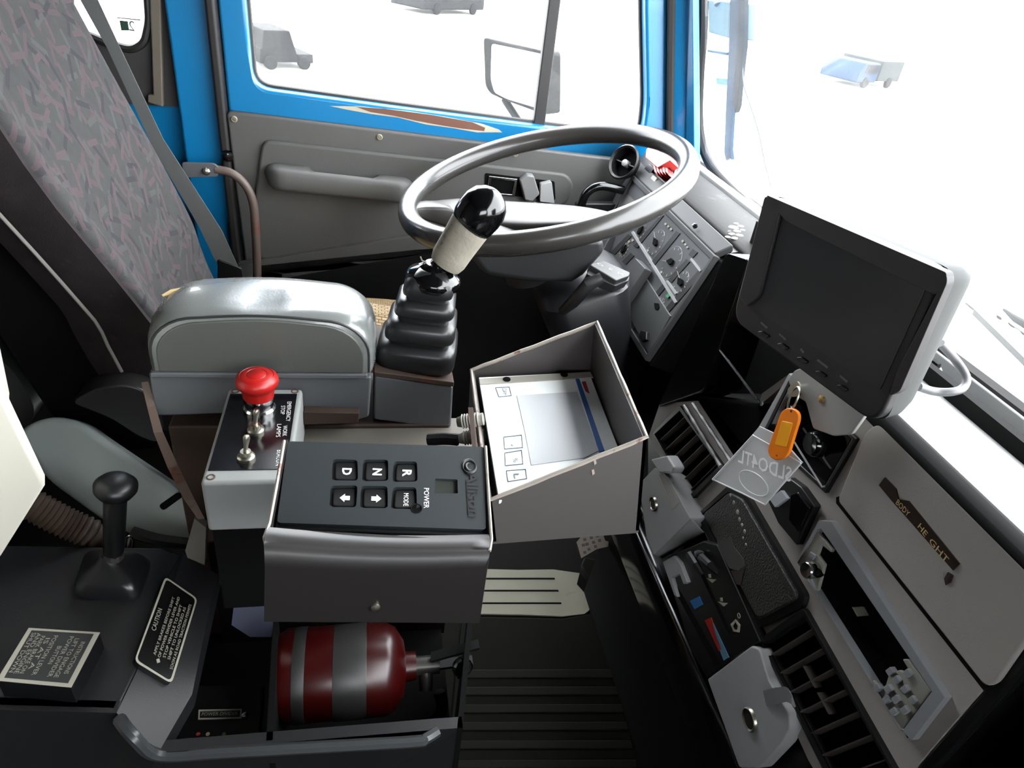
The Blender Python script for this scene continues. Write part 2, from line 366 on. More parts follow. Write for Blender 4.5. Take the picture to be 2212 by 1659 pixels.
ob('rust_patch', slab(LY, [(770, 231), (830, 235), (930, 248), (1020, 264), (1048, 276), (1046, 283), (1000, 278), (955, 271), (900, 261), (850, 250), (800, 242)], .0012, -.002), mat('brown primer', (128, 84, 66), .6), door)
TC = Pl((0, 1.482, 0), (1, 0, 0), (0, 0, 1))
card = TC.q([(488, 240), (1000, 303), (1358, 347), (1392, 420)]) + [V((.66, 1.482, .3)), V((-.258, 1.482, .3))]
ob('trim_card', prism(rr(card, .012), V((0, .02, 0))), TRIMG, door, bev=.005, seg=3, sub=0)
ob('armrest_panel', slab(TC, [(566, 302), (1226, 376), (1242, 402), (1226, 442), (1130, 470), (560, 566), (548, 430)], .011, -.002, r=.02), TRIMG, door, bev=.009, seg=4)
ob('map_pocket', slab(TC, [(510, 575), (570, 561), (903, 509), (1100, 486), (1100, 520), (922, 548), (645, 596), (500, 640)], .022, -.002, r=.004), TRIMG, door, bev=.008, seg=3)
ob('lower_panel', prism([V((-.25, 1.46, .12)), V((-.25, 1.46, .545)), V((.1, 1.46, .6)), V((.62, 1.46, .66)), V((.62, 1.46, .12))], V((0, .02, 0))), BLACK, door, bev=.006)
for x, y in ((506, 257), (820, 296), (1113, 332)):
    c = TC.p(x, y)
    s = ob('screw', lathe([(.006, 0), (.0062, .002), (.0045, .0035), (.0042, .002)], c, V((0, -1, 0)), 16), mat('screw cup', (176, 168, 146), .5), door, sm=True)
    ob('screw_head', lathe([(.0032, .001), (.0028, .003), (.0005, .0032)], c, V((0, -1, 0)), 12), STEEL, s, sm=True)
ob('lock_knob', lathe([(.011, -.005), (.012, .004), (.008, .011), (.001, .013)], TC.p(491, 336), V((0, -1, 0)), 18), GLOSSB, door, sm=True)
# armrest pull: a moulded bar with a finger hollow behind its middle
PU = Pl((0, 1.471, 0), (1, 0, 0), (0, 0, 1))
A0, A1 = PU.p(568, 372), PU.p(898, 408)
rings = []
for i in range(25):
    t = i / 24; c = A0.lerp(A1, t); e = min(t, 1 - t) * 2
    w = .058 * min(1, (e * 5) ** .45 + .02); h = .024 * min(1, (e * 6) ** .5 + .06)
    dip = .5 * max(0, 1 - abs((t - .52) / .23) ** 6)
    ring_ = []
    for k in range(20):
        q = 2 * math.pi * k / 20; x, z = math.cos(q), math.sin(q)
        y_ = -(w * .5) - (w * .5) * math.copysign(abs(x) ** .55, x); z_ = h * math.copysign(abs(z) ** .6, z)
        if z_ > 0 and y_ > -w * .72: z_ *= 1 - 1.5 * dip
        ring_.append(c + V((0, y_ + .01, z_)))
    rings.append(ring_)
ob('armrest_pull', loft(rings), TRIMG, door, sm=True, ang=50)
hp = ob('handle_recess', slab(TC, [(1048, 374), (1198, 392), (1200, 432), (1046, 418)], .0125, .008, r=.004), DARK, door)
ob('chrome_surround', ring(TC, [(1056, 380), (1118, 387), (1112, 425), (1052, 420)], [(1062, 386), (1112, 392), (1106, 420), (1058, 416)], .016, .011), CHROME, door, bev=.001)
ob('door_handle', slab(Pl((0, 1.45, 0), (1, 0, 0), (0, 0, 1)), [(1124, 392), (1140, 379), (1154, 381), (1166, 420), (1150, 436), (1134, 432)], 0, -.025, r=.003), mat('handle grey', (146, 146, 146), .4), door, bev=.003)
ob('door_handle', slab(Pl((0, 1.455, 0), (1, 0, 0), (0, 0, 1)), [(1168, 398), (1192, 393), (1198, 440), (1166, 436)], 0, -.02, r=.003), mat('handle pale grey', (188, 188, 188), .4), door, bev=.003)
# ================================================================ SEAT
def seatx(z): # front face of the backrest
    T = [(.48, -.235), (.58, -.262), (.66, -.288), (.72, -.298), (.8, -.326), (.95, -.384), (1.06, -.425), (1.3, -.51), (1.45, -.565)]
    for (a, p), (b, q) in zip(T, T[1:]):
        if z <= b: return p + (q - p) * (z - a) / (b - a)
    return T[-1][1]
def sy0(z): return .862 - .055 * max(0, min(1, (z - .70) / .22))
seat = thing('driver_seat', 'driver seat with tall patterned grey and mauve cloth backrest', 'seat', (-.25, 1.09, .3))
def seat_ring(z, y1=1.262, th=.085):
    y0 = sy0(z)
    x = seatx(z); k = max(0, min(1, (z - .5) / .25)); wav = .004 * math.sin(z * 60)
    P = [(-.002, y0 + .085), (.020, y0 + .058), (.034, y0 + .038), (.037, y0 + .018), (.029, y0 + .003), (-.03, y0 + .002 + wav * .4), (-.06, y0 + .006 - wav * .4), (-th, y0 + .012),
         (-th - .02, y0 + .06), (-th - .02, y1 - .06), (-th, y1 - .012), (-.05, y1 - .004), (-.025, y1 - .002), (-.008, y1 - .014), (.003, y1 - .034), (.003, y1 - .06), (-.006, (y0 + y1) / 2 + .09), (-.010, (y0 + y1) / 2), (-.007, (y0 + y1) / 2 - .08)]
    sy = .93 + .07 * k
    m = (y0 + y1) / 2
    return [V((x + p, m + (q - m) * (sy if q > m else 1), z - .28 * p)) for p, q in P]
zs = [.54, .57, .6, .64, .68, .7, .72, .74, .78, .82, .86, .9, .95, 1.0, 1.05, 1.1, 1.2, 1.3, 1.38, 1.42]
ob('backrest', loft([seat_ring(z) for z in zs]), FABRIC, seat, sm=True, sub=1, ang=80)
SR = [seat_ring(z) for z in zs]
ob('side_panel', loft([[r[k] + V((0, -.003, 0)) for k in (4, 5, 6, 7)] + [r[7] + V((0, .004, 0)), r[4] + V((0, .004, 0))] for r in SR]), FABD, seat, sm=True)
ob('piping', tube([V((seatx(z) - .042, sy0(z) - .004, z + .0118)) for z in zs[3:]], .0022, 8), mat('pale piping', (150, 146, 140), .7), seat, sm=True)
ob('back_shell', loft([[V((seatx(z) - .07, .885, z)), V((seatx(z) - .17, .875, z)), V((seatx(z) - .19, .9, z)), V((seatx(z) - .19, 1.27, z)), V((seatx(z) - .17, 1.29, z)), V((seatx(z) - .07, 1.28, z))] for z in (.5, .7, .9, 1.1, 1.38)]), DARK, seat, sm=True)
def cush(h, y0, y1, x0, x1, z):
    return srect(V(((x0 + x1) / 2, (y0 + y1) / 2, z)), V((1, 0, 0)), V((0, 1, 0)), (x1 - x0) / 2, (y1 - y0) / 2, 28, 5)
ob('seat_cushion', loft([cush(0, .88, 1.32, -.28, .05, .46), cush(0, .865, 1.335, -.29, .06, .48), cush(0, .865, 1.335, -.29, .06, .535), cush(0, .885, 1.315, -.28, .05, .545)]), FABRIC, seat, sm=True, ang=70)
ob('seat_base', loft([cush(0, .9, 1.3, -.25, .03, .0), cush(0, .9, 1.3, -.25, .03, .465)]), DARK, seat)
def strawx(x, k, lift=1.0):
    pr_ = [(.885, .546), (.872, .64), (.874, .675), (.89, .705), (.915, .719), (.945, .721), (.98, .702), (1.03, .66), (1.08, .62), (1.15, .58), (1.24, .562), (1.28, .558), (1.30, .552), (1.30, .546)]
    return [V((x, 1.09 + (y - 1.09) * k, .546 + (z - .546) * lift)) for y, z in pr_]
cov = [strawx(-.24, .98, .9), strawx(-.23, 1, 1), strawx(-.1, 1), strawx(0, 1), strawx(.035, .99, .97), strawx(.058, .975, .88), strawx(.072, .955, .7), strawx(.078, .93, .4), strawx(.078, .92, .02)]
tag(ob('seat_pad', loft(cov), STRAW, sm=True, ang=70), 'tan woven straw pad lying on the driver seat cushion', 'seat pad')
BP = Pl((0, 1.37, 0), (1, 0, 0), (0, 0, 1))
be = thing('seat_belt', 'grey seat belt webbing stretched down between backrest and blue pillar', 'seat belt', BP.p(480, 560))
ob('webbing', slab(BP, [(140, -60), (183, -60), (260, 105), (352, 300), (480, 500), (520, 590), (478, 590), (430, 490), (330, 318), (232, 105)], .001, -.001), BELT, be)
ob('anchor', slab(BP, [(470, 560), (522, 580), (530, 640), (470, 640)], .004, -.004, r=.004), BLACK, be, bev=.002)
# vinyl hip cover and slide rail beside the seat
SH = Pl((-.35, .76, .52), (1, 0, 0), (0, .66, .75))
sh = thing('seat_side_cover', 'smooth grey moulded cover low beside the backrest, behind the knobbed lever', 'cover', (-.33, .74, .34))
ob('shell', slab(SH, [(30, 935), (70, 907), (120, 897), (175, 910), (225, 947), (390, 1058), (430, 1105), (428, 1150), (405, 1186), (300, 1164), (225, 1130), (95, 1035)], .012, -.03, r=.02), PEWTER, sh, bev=.011, seg=4)
ob('slot', slab(SH, [(342, 1092), (385, 1062), (396, 1072), (352, 1104)], .0128, .008, r=.008), DARK, sh)
ob('edge_rail', tube(smooth_path(SH.q([(285, 1150), (340, 1166), (410, 1176)], .016)), .008, 8), BLACK, sh, sm=True)
G2 = Pl((-.4, .95, .7), (1, 0, 0), (0, 0, 1))
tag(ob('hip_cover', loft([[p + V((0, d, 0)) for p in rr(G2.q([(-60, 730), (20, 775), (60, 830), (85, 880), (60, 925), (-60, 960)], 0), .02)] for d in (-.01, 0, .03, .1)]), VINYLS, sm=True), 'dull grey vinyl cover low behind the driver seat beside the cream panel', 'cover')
ar = thing('seat_recliner', 'dark curved recliner cover at the foot of the backrest', 'cover', (-.3, .85, .5))
RC = Pl((0, .83, 0), (1, 0, 0), (0, 0, 1))
ob('cover', slab(RC, [(150, 870), (210, 838), (270, 830), (316, 845), (330, 900), (345, 960), (300, 945), (240, 905)], .0, -.05, r=.012), mat('smoked grey cover', (58, 57, 57), .35), ar, bev=.01, seg=3)
hp_ = smooth_path([oY(x, y, .66) for x, y in ((40, 1075), (90, 1102), (140, 1128), (190, 1150), (260, 1190))], 14)
tag(ob('corrugated_hose', tube(hp_, [.0165 + .0022 * math.sin(i * 2.1) for i in range(len(hp_))], 14), HOSE, sm=True, ang=80), 'brown corrugated hose running behind the knobbed lever', 'hose')
gh = thing('grab_handle', 'bent rusty tube handle bolted to the blue pillar beside the seat', 'handle', oY(560, 640, 1.42))
GP = Pl((0, 1.42, 0), (1, 0, 0), (0, 0, 1))
ob('tube', tube(smooth_path(GP.q([(465, 366), (500, 374), (530, 400), (547, 440), (552, 500), (555, 560), (556, 640)])), .0085, 10), mat('worn brown tube', (104, 88, 80), .5, dirt=(130, 62, 44), ds=16), gh, sm=True)
ob('flat_end', slab(GP, [(392, 352), (462, 354), (476, 366), (470, 382), (398, 384)], .006, -.002, r=.004), STEELG, gh, bev=.001)
ob('bolt', lathe([(.0075, 0), (.0075, .004), (.005, .007), (.001, .008)], GP.p(446, 369, .006), V((0, -1, 0)), 8), STEEL, gh)
# ================================================================ STEERING
tw = .3; WN = V((-math.sin(tw), 0, math.cos(tw))); WC = V((.291, 1.141, .86)); WR = .237
WP = Pl(WC, (math.cos(tw), 0, math.sin(tw)), (0, 1, 0))
sw = thing('steering_wheel', 'large grey steering wheel with wide hub bar', 'steering wheel', WC - WN * .08)
rim = [WP.uv(WR * math.cos(a), WR * math.sin(a)) for a in [2 * math.pi * k / 72 for k in range(72)]]
rg = []
for i, p in enumerate(rim):
    rad = (p - WC).normalized()
    rg.append([p + rad * (.0172 * math.cos(q)) + WN * (.0185 * math.sin(q)) for q in [2 * math.pi * k / 16 for k in range(16)]])
ob('rim', loft(rg, closed=True), WHEELM, sw, sm=True, ang=80)
hubp = [((890, 448), .0), ((935, 445), -.012), ((985, 452), -.032), ((1060, 462), -.042), ((1150, 468), -.044), ((1225, 470), -.036), ((1290, 472), -.018), ((1345, 474), -.002)]
hc = [WP.p(x, y, h) for (x, y), h in hubp]; hc = smooth_path(hc, 4); rg = []
n = len(hc)
for i, p in enumerate(hc):
    t = i / (n - 1); d = (hc[min(i + 1, n - 1)] - hc[max(i - 1, 0)]).normalized(); s = WN.cross(d).normalized()
    w = .022 + .034 * math.sin(math.pi * min(max((t - .06) / .82, 0), 1)) ** .8; th = .009 + .023 * math.sin(math.pi * t)
    rg.append(srect(p - WN * th * .7, s, WN, w * .86, th, 28, 6))
ob('hub_bar', loft(rg), HUBM, sw, sm=True, ang=60)
ce = (hc[14] + hc[15]) / 2
text('lettering', '- - -', WP.p(1172, 440, -.0225), WP.p(1215, 446, -.0225) - WP.p(1130, 436, -.0225), WN, .010, mat('moulded letters', (120, 118, 116), .4), sw, length=.035)
ob('hub_shroud', lathe([(.04, 0), (.042, .04), (.04, .09)], ce - WN * .03, -WN, 28), TRIMD, sw, sm=True)
col = thing('steering_column', 'dark grey two-part steering column cover below the wheel', 'column', (.36, 1.1, .45))
cax = V((.36, 0, -.93)).normalized()
o0 = V((.335, 1.13, .79))
def crect(d, a, b, yo=0): return srect(o0 + cax * d + V((0, yo, 0)), V((.93, 0, .36)), V((0, 1, 0)), a, b, 24, 4)
ob('upper_cover', prism([oY(x, y, 1.055) for x, y in ((1008, 548), (1080, 508), (1304, 516), (1310, 545), (1262, 598), (1236, 614), (1150, 613), (1048, 597))], V((0, .15, 0))), TRIMD, col, bev=.022, seg=4)
ob('lower_cover', loft([crect(.095, .072, .085), crect(.11, .085, .1), crect(.2, .075, .095), crect(.3, .05, .08), crect(.55, .05, .08)]), mat('column grey', (42, 42, 45), .4), col, sm=True, ang=50)
KP = Pl((.42, .97, .74), V((.55, -.75, -.36)), V((.5, .6, .3)))
st = thing('indicator_stalk', 'dark stalk with a wedge-shaped pale-marked end beside the steering column', 'lever', (.37, .98, .66))
E1 = Pl((.40, .97, .73), (1, -.25, -.3), (0.1, .9, .25))
ob('paddle', slab(E1, [(1280, 566), (1305, 562), (1362, 588), (1360, 596), (1332, 606), (1275, 572)], .004, -.012, r=.003), mat('stalk top grey', (62, 62, 62), .4), st, bev=.003)
ob('paddle_body', slab(E1, [(1278, 572), (1332, 604), (1360, 596), (1358, 606), (1330, 618), (1268, 592)], -.006, -.022, r=.002), TRIMD, st, bev=.003)
ob('arm', tube([oY(1300, 600, .985), oY(1272, 614, .985), oY(1238, 652, 1.0), oY(1215, 672, 1.02)], [.009, .012, .011, .008], 10), TRIMD, st, sm=True)
text_px('markings', 'O  E  H', E1, (1290, 569), (1345, 594), .008, DIMW, st, h=.0041, fit=True)
# ================================================================ INSTRUMENTS
IP = Pl((.55, 1.1, .80), (0, -1, 0), (.069, 0, .188))
def ip(a, b, h=0): return IP.uv(a, b, h)
clu = thing('instrument_cluster', 'wide tilted instrument cluster behind the steering wheel', 'instrument cluster', (.5, 1.2, .5))
ctop = IP.q([(1380, 392), (1541, 561)]); 
far = (V((.55, 1.35, .8)) - IP.o) @ IP.u; near = IP.p(1541, 561); nu = (near - IP.o) @ IP.u; hb = (IP.p(1400, 770) - IP.o) @ IP.v
fu = -.30
face = [ip(fu, 0), ip(nu, 0), ip(nu, hb), ip(fu, hb)]
ob('housing', prism([ip(fu, .004, -.004), ip(nu + .012, .004, -.004), ip(nu + .012, hb - .012, -.004), ip(fu, hb - .012, -.004)], IP.n * -.11), DARK, clu, bev=.004)
ob('face', prism(face, IP.n * -.006), LENS, clu)
ob('bezel', plate([ip(fu - .004, .006, .006), ip(nu + .006, .006, .006), ip(nu + .006, hb - .006, .006), ip(fu - .004, hb - .006, .006)], [[ip(fu + .003, -.004, .006), ip(nu - .002, -.004, .006), ip(nu - .002, hb + .004, .006), ip(fu + .003, hb + .004, .006)]], IP.n * -.012), COWLG, clu, bev=.0015)
def bar(p, h=.0015): return slab(IP, p, h, 0)
B_ = [[(1425, 467), (1434, 465), (1376, 536), (1368, 531)], [(1461, 498), (1469, 504), (1410, 577), (1402, 571)], [(1483, 558), (1490, 565), (1450, 611), (1442, 605)], [(1496, 537), (1507, 545), (1496, 557), (1487, 549)],
      [(1512, 579), (1520, 588), (1409, 715), (1400, 708)], [(1433, 610), (1441, 617), (1404, 661), (1396, 655)], [(1437, 687), (1447, 696), (1406, 742), (1398, 731)], [(1357, 505), (1364, 510), (1328, 550), (1318, 545)], [(1362, 545), (1370, 552), (1352, 571), (1344, 564)], [(1382, 690), (1396, 700), (1378, 722), (1366, 712)]]
for b_ in B_: ob('warning_light_strip', bar(b_), BARM, clu, bev=.0006)
def gauge(cx, cy, dx, dy, r):
    c = IP.p(cx, cy, .002)
    d = ob('gauge', lathe([(r, 0), (r, .0003), (r - .001, .0005)], IP.p(cx, cy), IP.n, 28), LENS, clu)
    e = IP.p(dx, dy, .003); q = (e - c).normalized(); s = IP.n.cross(q)
    ob('needle', prism([c + s * .0012 - q * .004, e, c - s * .0012 - q * .004], IP.n * .001), mat('needle', (196, 192, 186), .5), d)
    ob('needle_hub', prism([c + q * .012, c + s * .006, c - q * .008 + s * .003, c - q * .008 - s * .003, c - s * .006], IP.n * .004), DARK, d)
    ms = []
    for k in range(9):
        a_ = -2.2 + k * 4.4 / 8; w = IP.u * math.cos(a_) + IP.v * math.sin(a_); z = IP.n.cross(w); o_ = IP.p(cx, cy, .0021) + w * r * .84
        ms.append(prism([o_ + w * .002 + z * .0008, o_ - w * .002 + z * .0008, o_ - w * .002 - z * .0008, o_ + w * .002 - z * .0008], IP.n * .0003))
    ob('scale_marks', J(*ms), DIMW, d)
for g in ((1384, 499, 1396, 484, .019), (1417, 524, 1413, 500, .026), (1450, 566, 1428, 562, .03), (1471, 610, 1463, 585, .021), (1422, 663, 1412, 650, .018), (1348, 540, 1356, 528, .017)): gauge(*g)
ob('divider', J(*[slab(IP, p, .003, 0) for p in ([(1363, 502), (1367, 499), (1462, 652), (1457, 655)], [(1400, 448), (1403, 446), (1425, 468), (1422, 470)], [(1490, 560), (1493, 557), (1514, 584), (1511, 587)], [(1438, 607), (1441, 605), (1462, 633), (1458, 636)])]), SILV, clu)
nm = []
for x, y in ((1437, 484), (1443, 489), (1449, 495), (1480, 528), (1474, 521), (1484, 534), (1394, 547), (1399, 541), (1428, 588), (1424, 594), (1358, 522), (1366, 519), (1441, 640), (1445, 636), (1392, 478), (1400, 474)):
    nm.append(slab(IP, [(x - 2.4, y - 1), (x + 1, y - 3.4), (x + 3, y + .6), (x - .6, y + 3)], .0024, .0018))
ob('numerals', J(*nm), DIMW, clu)
ob('green_lamp', slab(IP, [(1437, 639), (1443, 633), (1448, 638), (1442, 644)], .0026, .001), mat('green lamp', (70, 190, 120), .4), clu)
ob('switch_flap', slab(Pl(IP.o, IP.u, IP.v), [(1372, 557), (1394, 580), (1345, 656), (1328, 640)], .02, .004, r=.002), mat('flap grey', (96, 96, 98), .4), clu, bev=.002)
ob('lower_panel', slab(IP, [(1346, 658), (1392, 596), (1448, 682), (1402, 766)], .004, 0), mat('lower panel grey', (96, 98, 98), .4), clu, bev=.001)
ob('button', slab(IP, [(1384, 712), (1396, 716), (1395, 733), (1384, 738), (1378, 728)], .012, .004), BLACK, clu, bev=.002)
cow = thing('cluster_cowl', 'grey cowl strip with one screw between instrument cluster and dash pad', 'trim', (.56, 1.15, .8))
Z82 = Pl((0, 0, .82), (1, 0, 0), (0, 1, 0))
cw = [V((.551, 1.45, .808)), V((.551, .985, .808)), V((.575, .978, .826)), V((.575, 1.45, .826))]
ob('strip', prism(cw, V((.004, 0, -.012))), COWLG, cow, bev=.003)
ob('screw', lathe([(.004, -.004), (.0045, .003), (.002, .004)], oZ(1501, 487, .819), V((-.5, 0, .8)), 10), GLOSSB, cow)
ob('groove', prism([V((.576, 1.45, .812)), V((.576, .98, .812)), V((.59, .98, .814)), V((.59, 1.45, .814))], V((0, 0, -.01))), BLACK, cow)
pad = tag(ob('dash_pad', loft([[V((.589, y, .8)), V((.589, y, .82)), V((.6, y, .824)), V((.69, y, .822)), V((.70, y, .818)), V((.70, y, .8))] for y in (.86, .98, 1.1, 1.25, 1.4, 1.48)]), DASH, sm=True, ang=30, bev=.004), 'worn grey dash top pad with blistered patch below the windscreen', 'dash pad')
bl = []
for x, y, r in ((1584, 492, .008), (1592, 500, .006), (1581, 506, .005), (1600, 489, .005), (1590, 483, .004), (1576, 500, .003), (1597, 509, .006), (1572, 512, .004), (1604, 497, .004), (1587, 515, .005)):
    bl.append(lathe([(r, 0), (r * .8, r * .25), (r * .3, r * .4), (.0001, r * .42)], oZ(x, y, .823), V((0, 0, 1)), 12, sx=1.3))
for i, b_ in enumerate(bl[:10]): ob('blister', b_, mat('lifted skin', (186, 186, 184), .35), pad, sm=True)
struct('trim_6', bx(.70, .722, -.85, 1.47, .80, .826), mat('pale windscreen ledge', (200, 202, 202), .5), bev=.003, label='pale ledge under the windscreen')
# far corner of the dash
cor = thing('dash_corner', 'dark dash end panel beside the door with switch strip', 'dash panel', (.55, 1.45, .6))
CP = Pl((.565, 1.42, .8), (0, -1, 0), (.12, 0, .188))
ob('end_panel', slab(CP, [(1335, 410), (1395, 325), (1470, 330), (1440, 420), (1395, 415), (1340, 470), (1270, 600), (1240, 600)], 0, -.03), mat('end panel grey', (72, 72, 74), .45), cor, bev=.002)
ob('switch_plate', slab(CP, [(1362, 376), (1368, 370), (1400, 405), (1345, 470), (1330, 455)], .006, 0), TRIMG, cor, bev=.001)
ob('rocker', slab(CP, [(1378, 377), (1402, 352), (1414, 362), (1392, 390)], .008, 0), BLACK, cor, bev=.002)
ob('pale_switch', slab(CP, [(1399, 392), (1410, 377), (1420, 384), (1409, 400)], .01, 0), mat('pale switch', (172, 168, 160), .5), cor, bev=.002)
vn = thing('round_air_vent', 'round black air vent at the far dash corner by the door', 'air vent', oY(1350, 352, 1.425))
vc = oY(1350, 352, 1.425); vd = V((-.8, -.42, .42)).normalized()
ob('rim', lathe([(.024, -.02), (.035, -.004), (.038, .006), (.035, .009), (.031, .005), (.029, -.014)], vc, vd, 28), BLACK, vn, sm=True)
ob('bowl', lathe([(.03, -.012), (.02, -.02), (.001, -.022)], vc, vd, 28), DARK, vn, sm=True)
ob('hub', lathe([(.0075, -.02), (.0075, .002), (.005, .005), (.001, .006)], vc, vd, 16), SILV, vn, sm=True)
sd = vd.cross(V((0, 0, 1))).normalized(); ob('vane', boxg(vc - vd * .008, (.056, .002, .012), (sd, vd.cross(sd), vd)), BLACK, vn)
rb = thing('red_box', 'small red ribbed plastic case wedged behind the wheel rim', 'case', CP.p(1425, 360))
RB = Pl(CP.o + CP.n * .02, CP.u, CP.v)
ob('lid', slab(RB, [(1396, 322), (1404, 315), (1445, 338), (1448, 346), (1420, 362), (1394, 340)], .006, -.02, r=.003), mat('faded red', (222, 88, 84), .4), rb, bev=.002)
ob('body', J(*[slab(RB, [(1408 + 7 * k, 348 + 3.2 * k), (1414 + 7 * k, 350.5 + 3.2 * k), (1420 + 6 * k, 378 + 0 * k), (1413 + 6 * k, 371 + 0 * k)], .002, -.03) for k in range(5)]), RED, rb, bev=.001)
ob('base', slab(RB, [(1410, 352), (1446, 362), (1444, 380), (1428, 382)], -.008, -.03), REDD, rb)
ph = thing('pull_handle', 'shiny black bent lever beside the door below the round vent', 'handle', oY(1258, 440, 1.40))
ob('bar', tube(smooth_path([oY(x, y, 1.40) for x, y in ((1254, 452), (1262, 425), (1278, 408), (1300, 402), (1325, 406), (1346, 411))]), .0095, 10), GLOSSB, ph, sm=True)
ob('bracket', slab(Pl((0, 1.41, 0), (1, 0, 0), (0, 0, 1)), [(1246, 440), (1330, 440), (1340, 520), (1240, 540)], 0, -.02, r=.005), BLACK, ph, bev=.003)
# ================================================================ ARMREST, LEVER, CONTROL BOXES
AF = Pl((0, .68, 0), (1, 0, 0), (0, 0, 1))
am = thing('armrest_console', 'grey vinyl padded armrest box on a painted steel pedestal', 'armrest', (-.11, .75, .3))
def pad_ring(y, dz, ex, r=.045, zb=.767):
    P = [V((-.228 - ex, y, zb)), V((-.228 - ex, y, .828 + dz)), V((-.20, y, .838 + dz * 1.1)), V((-.02, y, .838 + dz * 1.1)), V((.003 + ex, y, .828 + dz)), V((.0 + ex, y, zb))]
    return rr(P, r, 6)
def frr(y, dz, ex):
    c0 = V((-.2275 - ex, y, .767)); out = []
    x0, x1, z0, z1, r = -.2275 - ex, .0035 + ex, .767, .835 + dz, .05
    out.append(V((x0, y, z0)))
    for k in range(9): a = math.pi - k / 8 * math.pi / 2; out.append(V((x0 + r + r * math.cos(a), y, z1 - r * .85 + r * .85 * math.sin(a))))
    for k in range(1, 8): t = k / 8; out.append(V((x0 + r + (x1 - x0 - 2 * r) * t, y, z1 + .004 * math.sin(math.pi * t))))
    for k in range(9): a = math.pi / 2 - k / 8 * math.pi / 2; out.append(V((x1 - r + r * math.cos(a), y, z1 - r * .85 + r * .85 * math.sin(a))))
    out.append(V((x1, y, z0)))
    return out
secs = [frr(.6805, -.005, -.004), frr(.684, -.002, .0), frr(.70, .0, .004), frr(.72, .001, .006), frr(.745, .0, .006), frr(.775, -.005, .004), frr(.80, -.014, 0), frr(.81, -.024, -.006)]
for s_ in secs[1:7]: # a dent pressed into the crown
    for p in s_:
        d = ((p.x + .115) / .03) ** 2 + ((p.y - .725) / .035) ** 2
        if p.z > .81: p.z -= .008 * math.exp(-d)
ob('pad', loft(secs), VINYL, am, sm=True, ang=75)
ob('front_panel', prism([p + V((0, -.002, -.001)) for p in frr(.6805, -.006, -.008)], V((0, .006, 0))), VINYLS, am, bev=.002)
ob('seam', tube([p + V((0, -.0005, 0)) for p in frr(.682, -.0035, -.003)], .0016, 6), TRIMD, am, sm=True)
ob('torn_patch', J(tube([p + V((0, 0, .0005)) for p in [oZ(x, y, .8235) for x, y in ((350, 640), (372, 632), (395, 627), (425, 623), (450, 620))]], [.0012, .0035, .003, .0022, .0008], 8)), mat('foam in the tear', (206, 180, 128), .9), am, sm=True)
ob('pedestal', prism(AF.q([(320, 806), (803, 814), (797, 902), (774, 908), (640, 890), (335, 900)], -.003), V((0, .14, 0))), STEELG, am, bev=.003)
ob('base_lip', bx(-.228, -.001, .676, .83, .7605, .7665), STEELG, am, bev=.0015)
stt = thing('control_stand', 'rusty brown steel stand carrying armrest, lever and switch boxes', 'stand', (-.05, .68, 0))
ob('side_plate', loft([[oY(x, y, d), oY(x + w, y - 2, d), oY(x + w, y - 2, d + .004), oY(x, y, d + .004)] for x, y, d, w in ((305, 826, .70, 15), (318, 880, .68, 18), (332, 935, .655, 20), (362, 1010, .60, 24), (398, 1080, .55, 22), (428, 1122, .525, 14))]), mat('scratched strap', (112, 94, 84), .6, dirt=(96, 52, 34), ds=18, dl=.56), stt)
ob('stand_body', prism([V((-.225, .69, 0)), V((.1, .69, 0)), V((.1, .69, .685)), V((-.225, .69, .685))], V((0, .12, 0))), RUST, stt, bev=.003)
ob('shelf', slab(Pl((0, 0, .68), (1, 0, 0), (0, 1, 0)), [(640, 1010), (652, 912), (800, 912), (840, 905), (1020, 902), (1060, 960), (1060, 1010)], 0, -.006), WORNP, stt, bev=.001)
ob('slot_plate', slab(AF, [(655, 890), (776, 893), (774, 915), (655, 918)], .012, 0), RUST, stt, bev=.001)
ob('lever_box', prism(AF.q([(808, 812), (979, 836), (974, 930), (806, 907)], -.012), V((0, .11, 0))), STEELG, stt, bev=.003)
ob('rust_rim', prism(AF.q([(808, 803), (981, 826), (980, 836), (808, 813)], -.011), V((0, .112, 0))), RUST, stt, bev=.001)
ob('leg_plate', prism([V((-.15, .53, .56)), V((-.075, .53, .56)), V((-.075, .53, .682)), V((-.15, .53, .682))], V((0, .15, 0))), DARK, stt)
ob('foot_bracket', slab(Pl((0, .6, 0), (1, 0, 0), (0, 0, 1)), [(400, 1190), (420, 1120), (445, 1140), (442, 1220), (405, 1205)], 0, -.01), WORNP, stt)
# lever
def sq(cx, cy, z, h, rot=-.14, dz=0):
    u = V((math.cos(rot), math.sin(rot), -.03)); v = V((-math.sin(rot), math.cos(rot), 0))
    return srect(V((cx, cy, z)), u, v, h, h, 28, 5.5)
jl = thing('joystick_lever', 'black crane lever with square bellows and tape-wrapped grip', 'lever', (.058, .745, .75))
BZ = [(.754, .047), (.757, .048), (.776, .0475), (.784, .043), (.786, .036), (.790, .036), (.793, .041), (.797, .0415), (.808, .0405), (.814, .036), (.815, .0295), (.820, .0295), (.823, .034), (.826, .035), (.835, .034), (.840, .030), (.841, .024), (.846, .024), (.848, .0285), (.852, .029), (.864, .0265), (.868, .022), (.875, .014)]
ob('bellows', loft([sq(.058 + (z - .754) * .11, .745 - (z - .754) * .1, z, h) for z, h in BZ]), mat('bellows rubber', (34, 34, 35), .34), jl, sm=True, ang=50)
g0, g1, kc = oY(962, 571, .735), oY(1022, 478, .735), oY(1048, 437, .735)
gd = (kc - g0).normalized()
dc = oY(936, 603, .735)
ob('collar', lathe([(.012, -.012), (.02, -.012), (.0305, -.006), (.0325, .001), (.030, .007), (.019, .0125), (.013, .018), (.012, .02)], dc, V((.1, 0, 1)), 30), GLOSSB, jl, sm=True, ang=60)
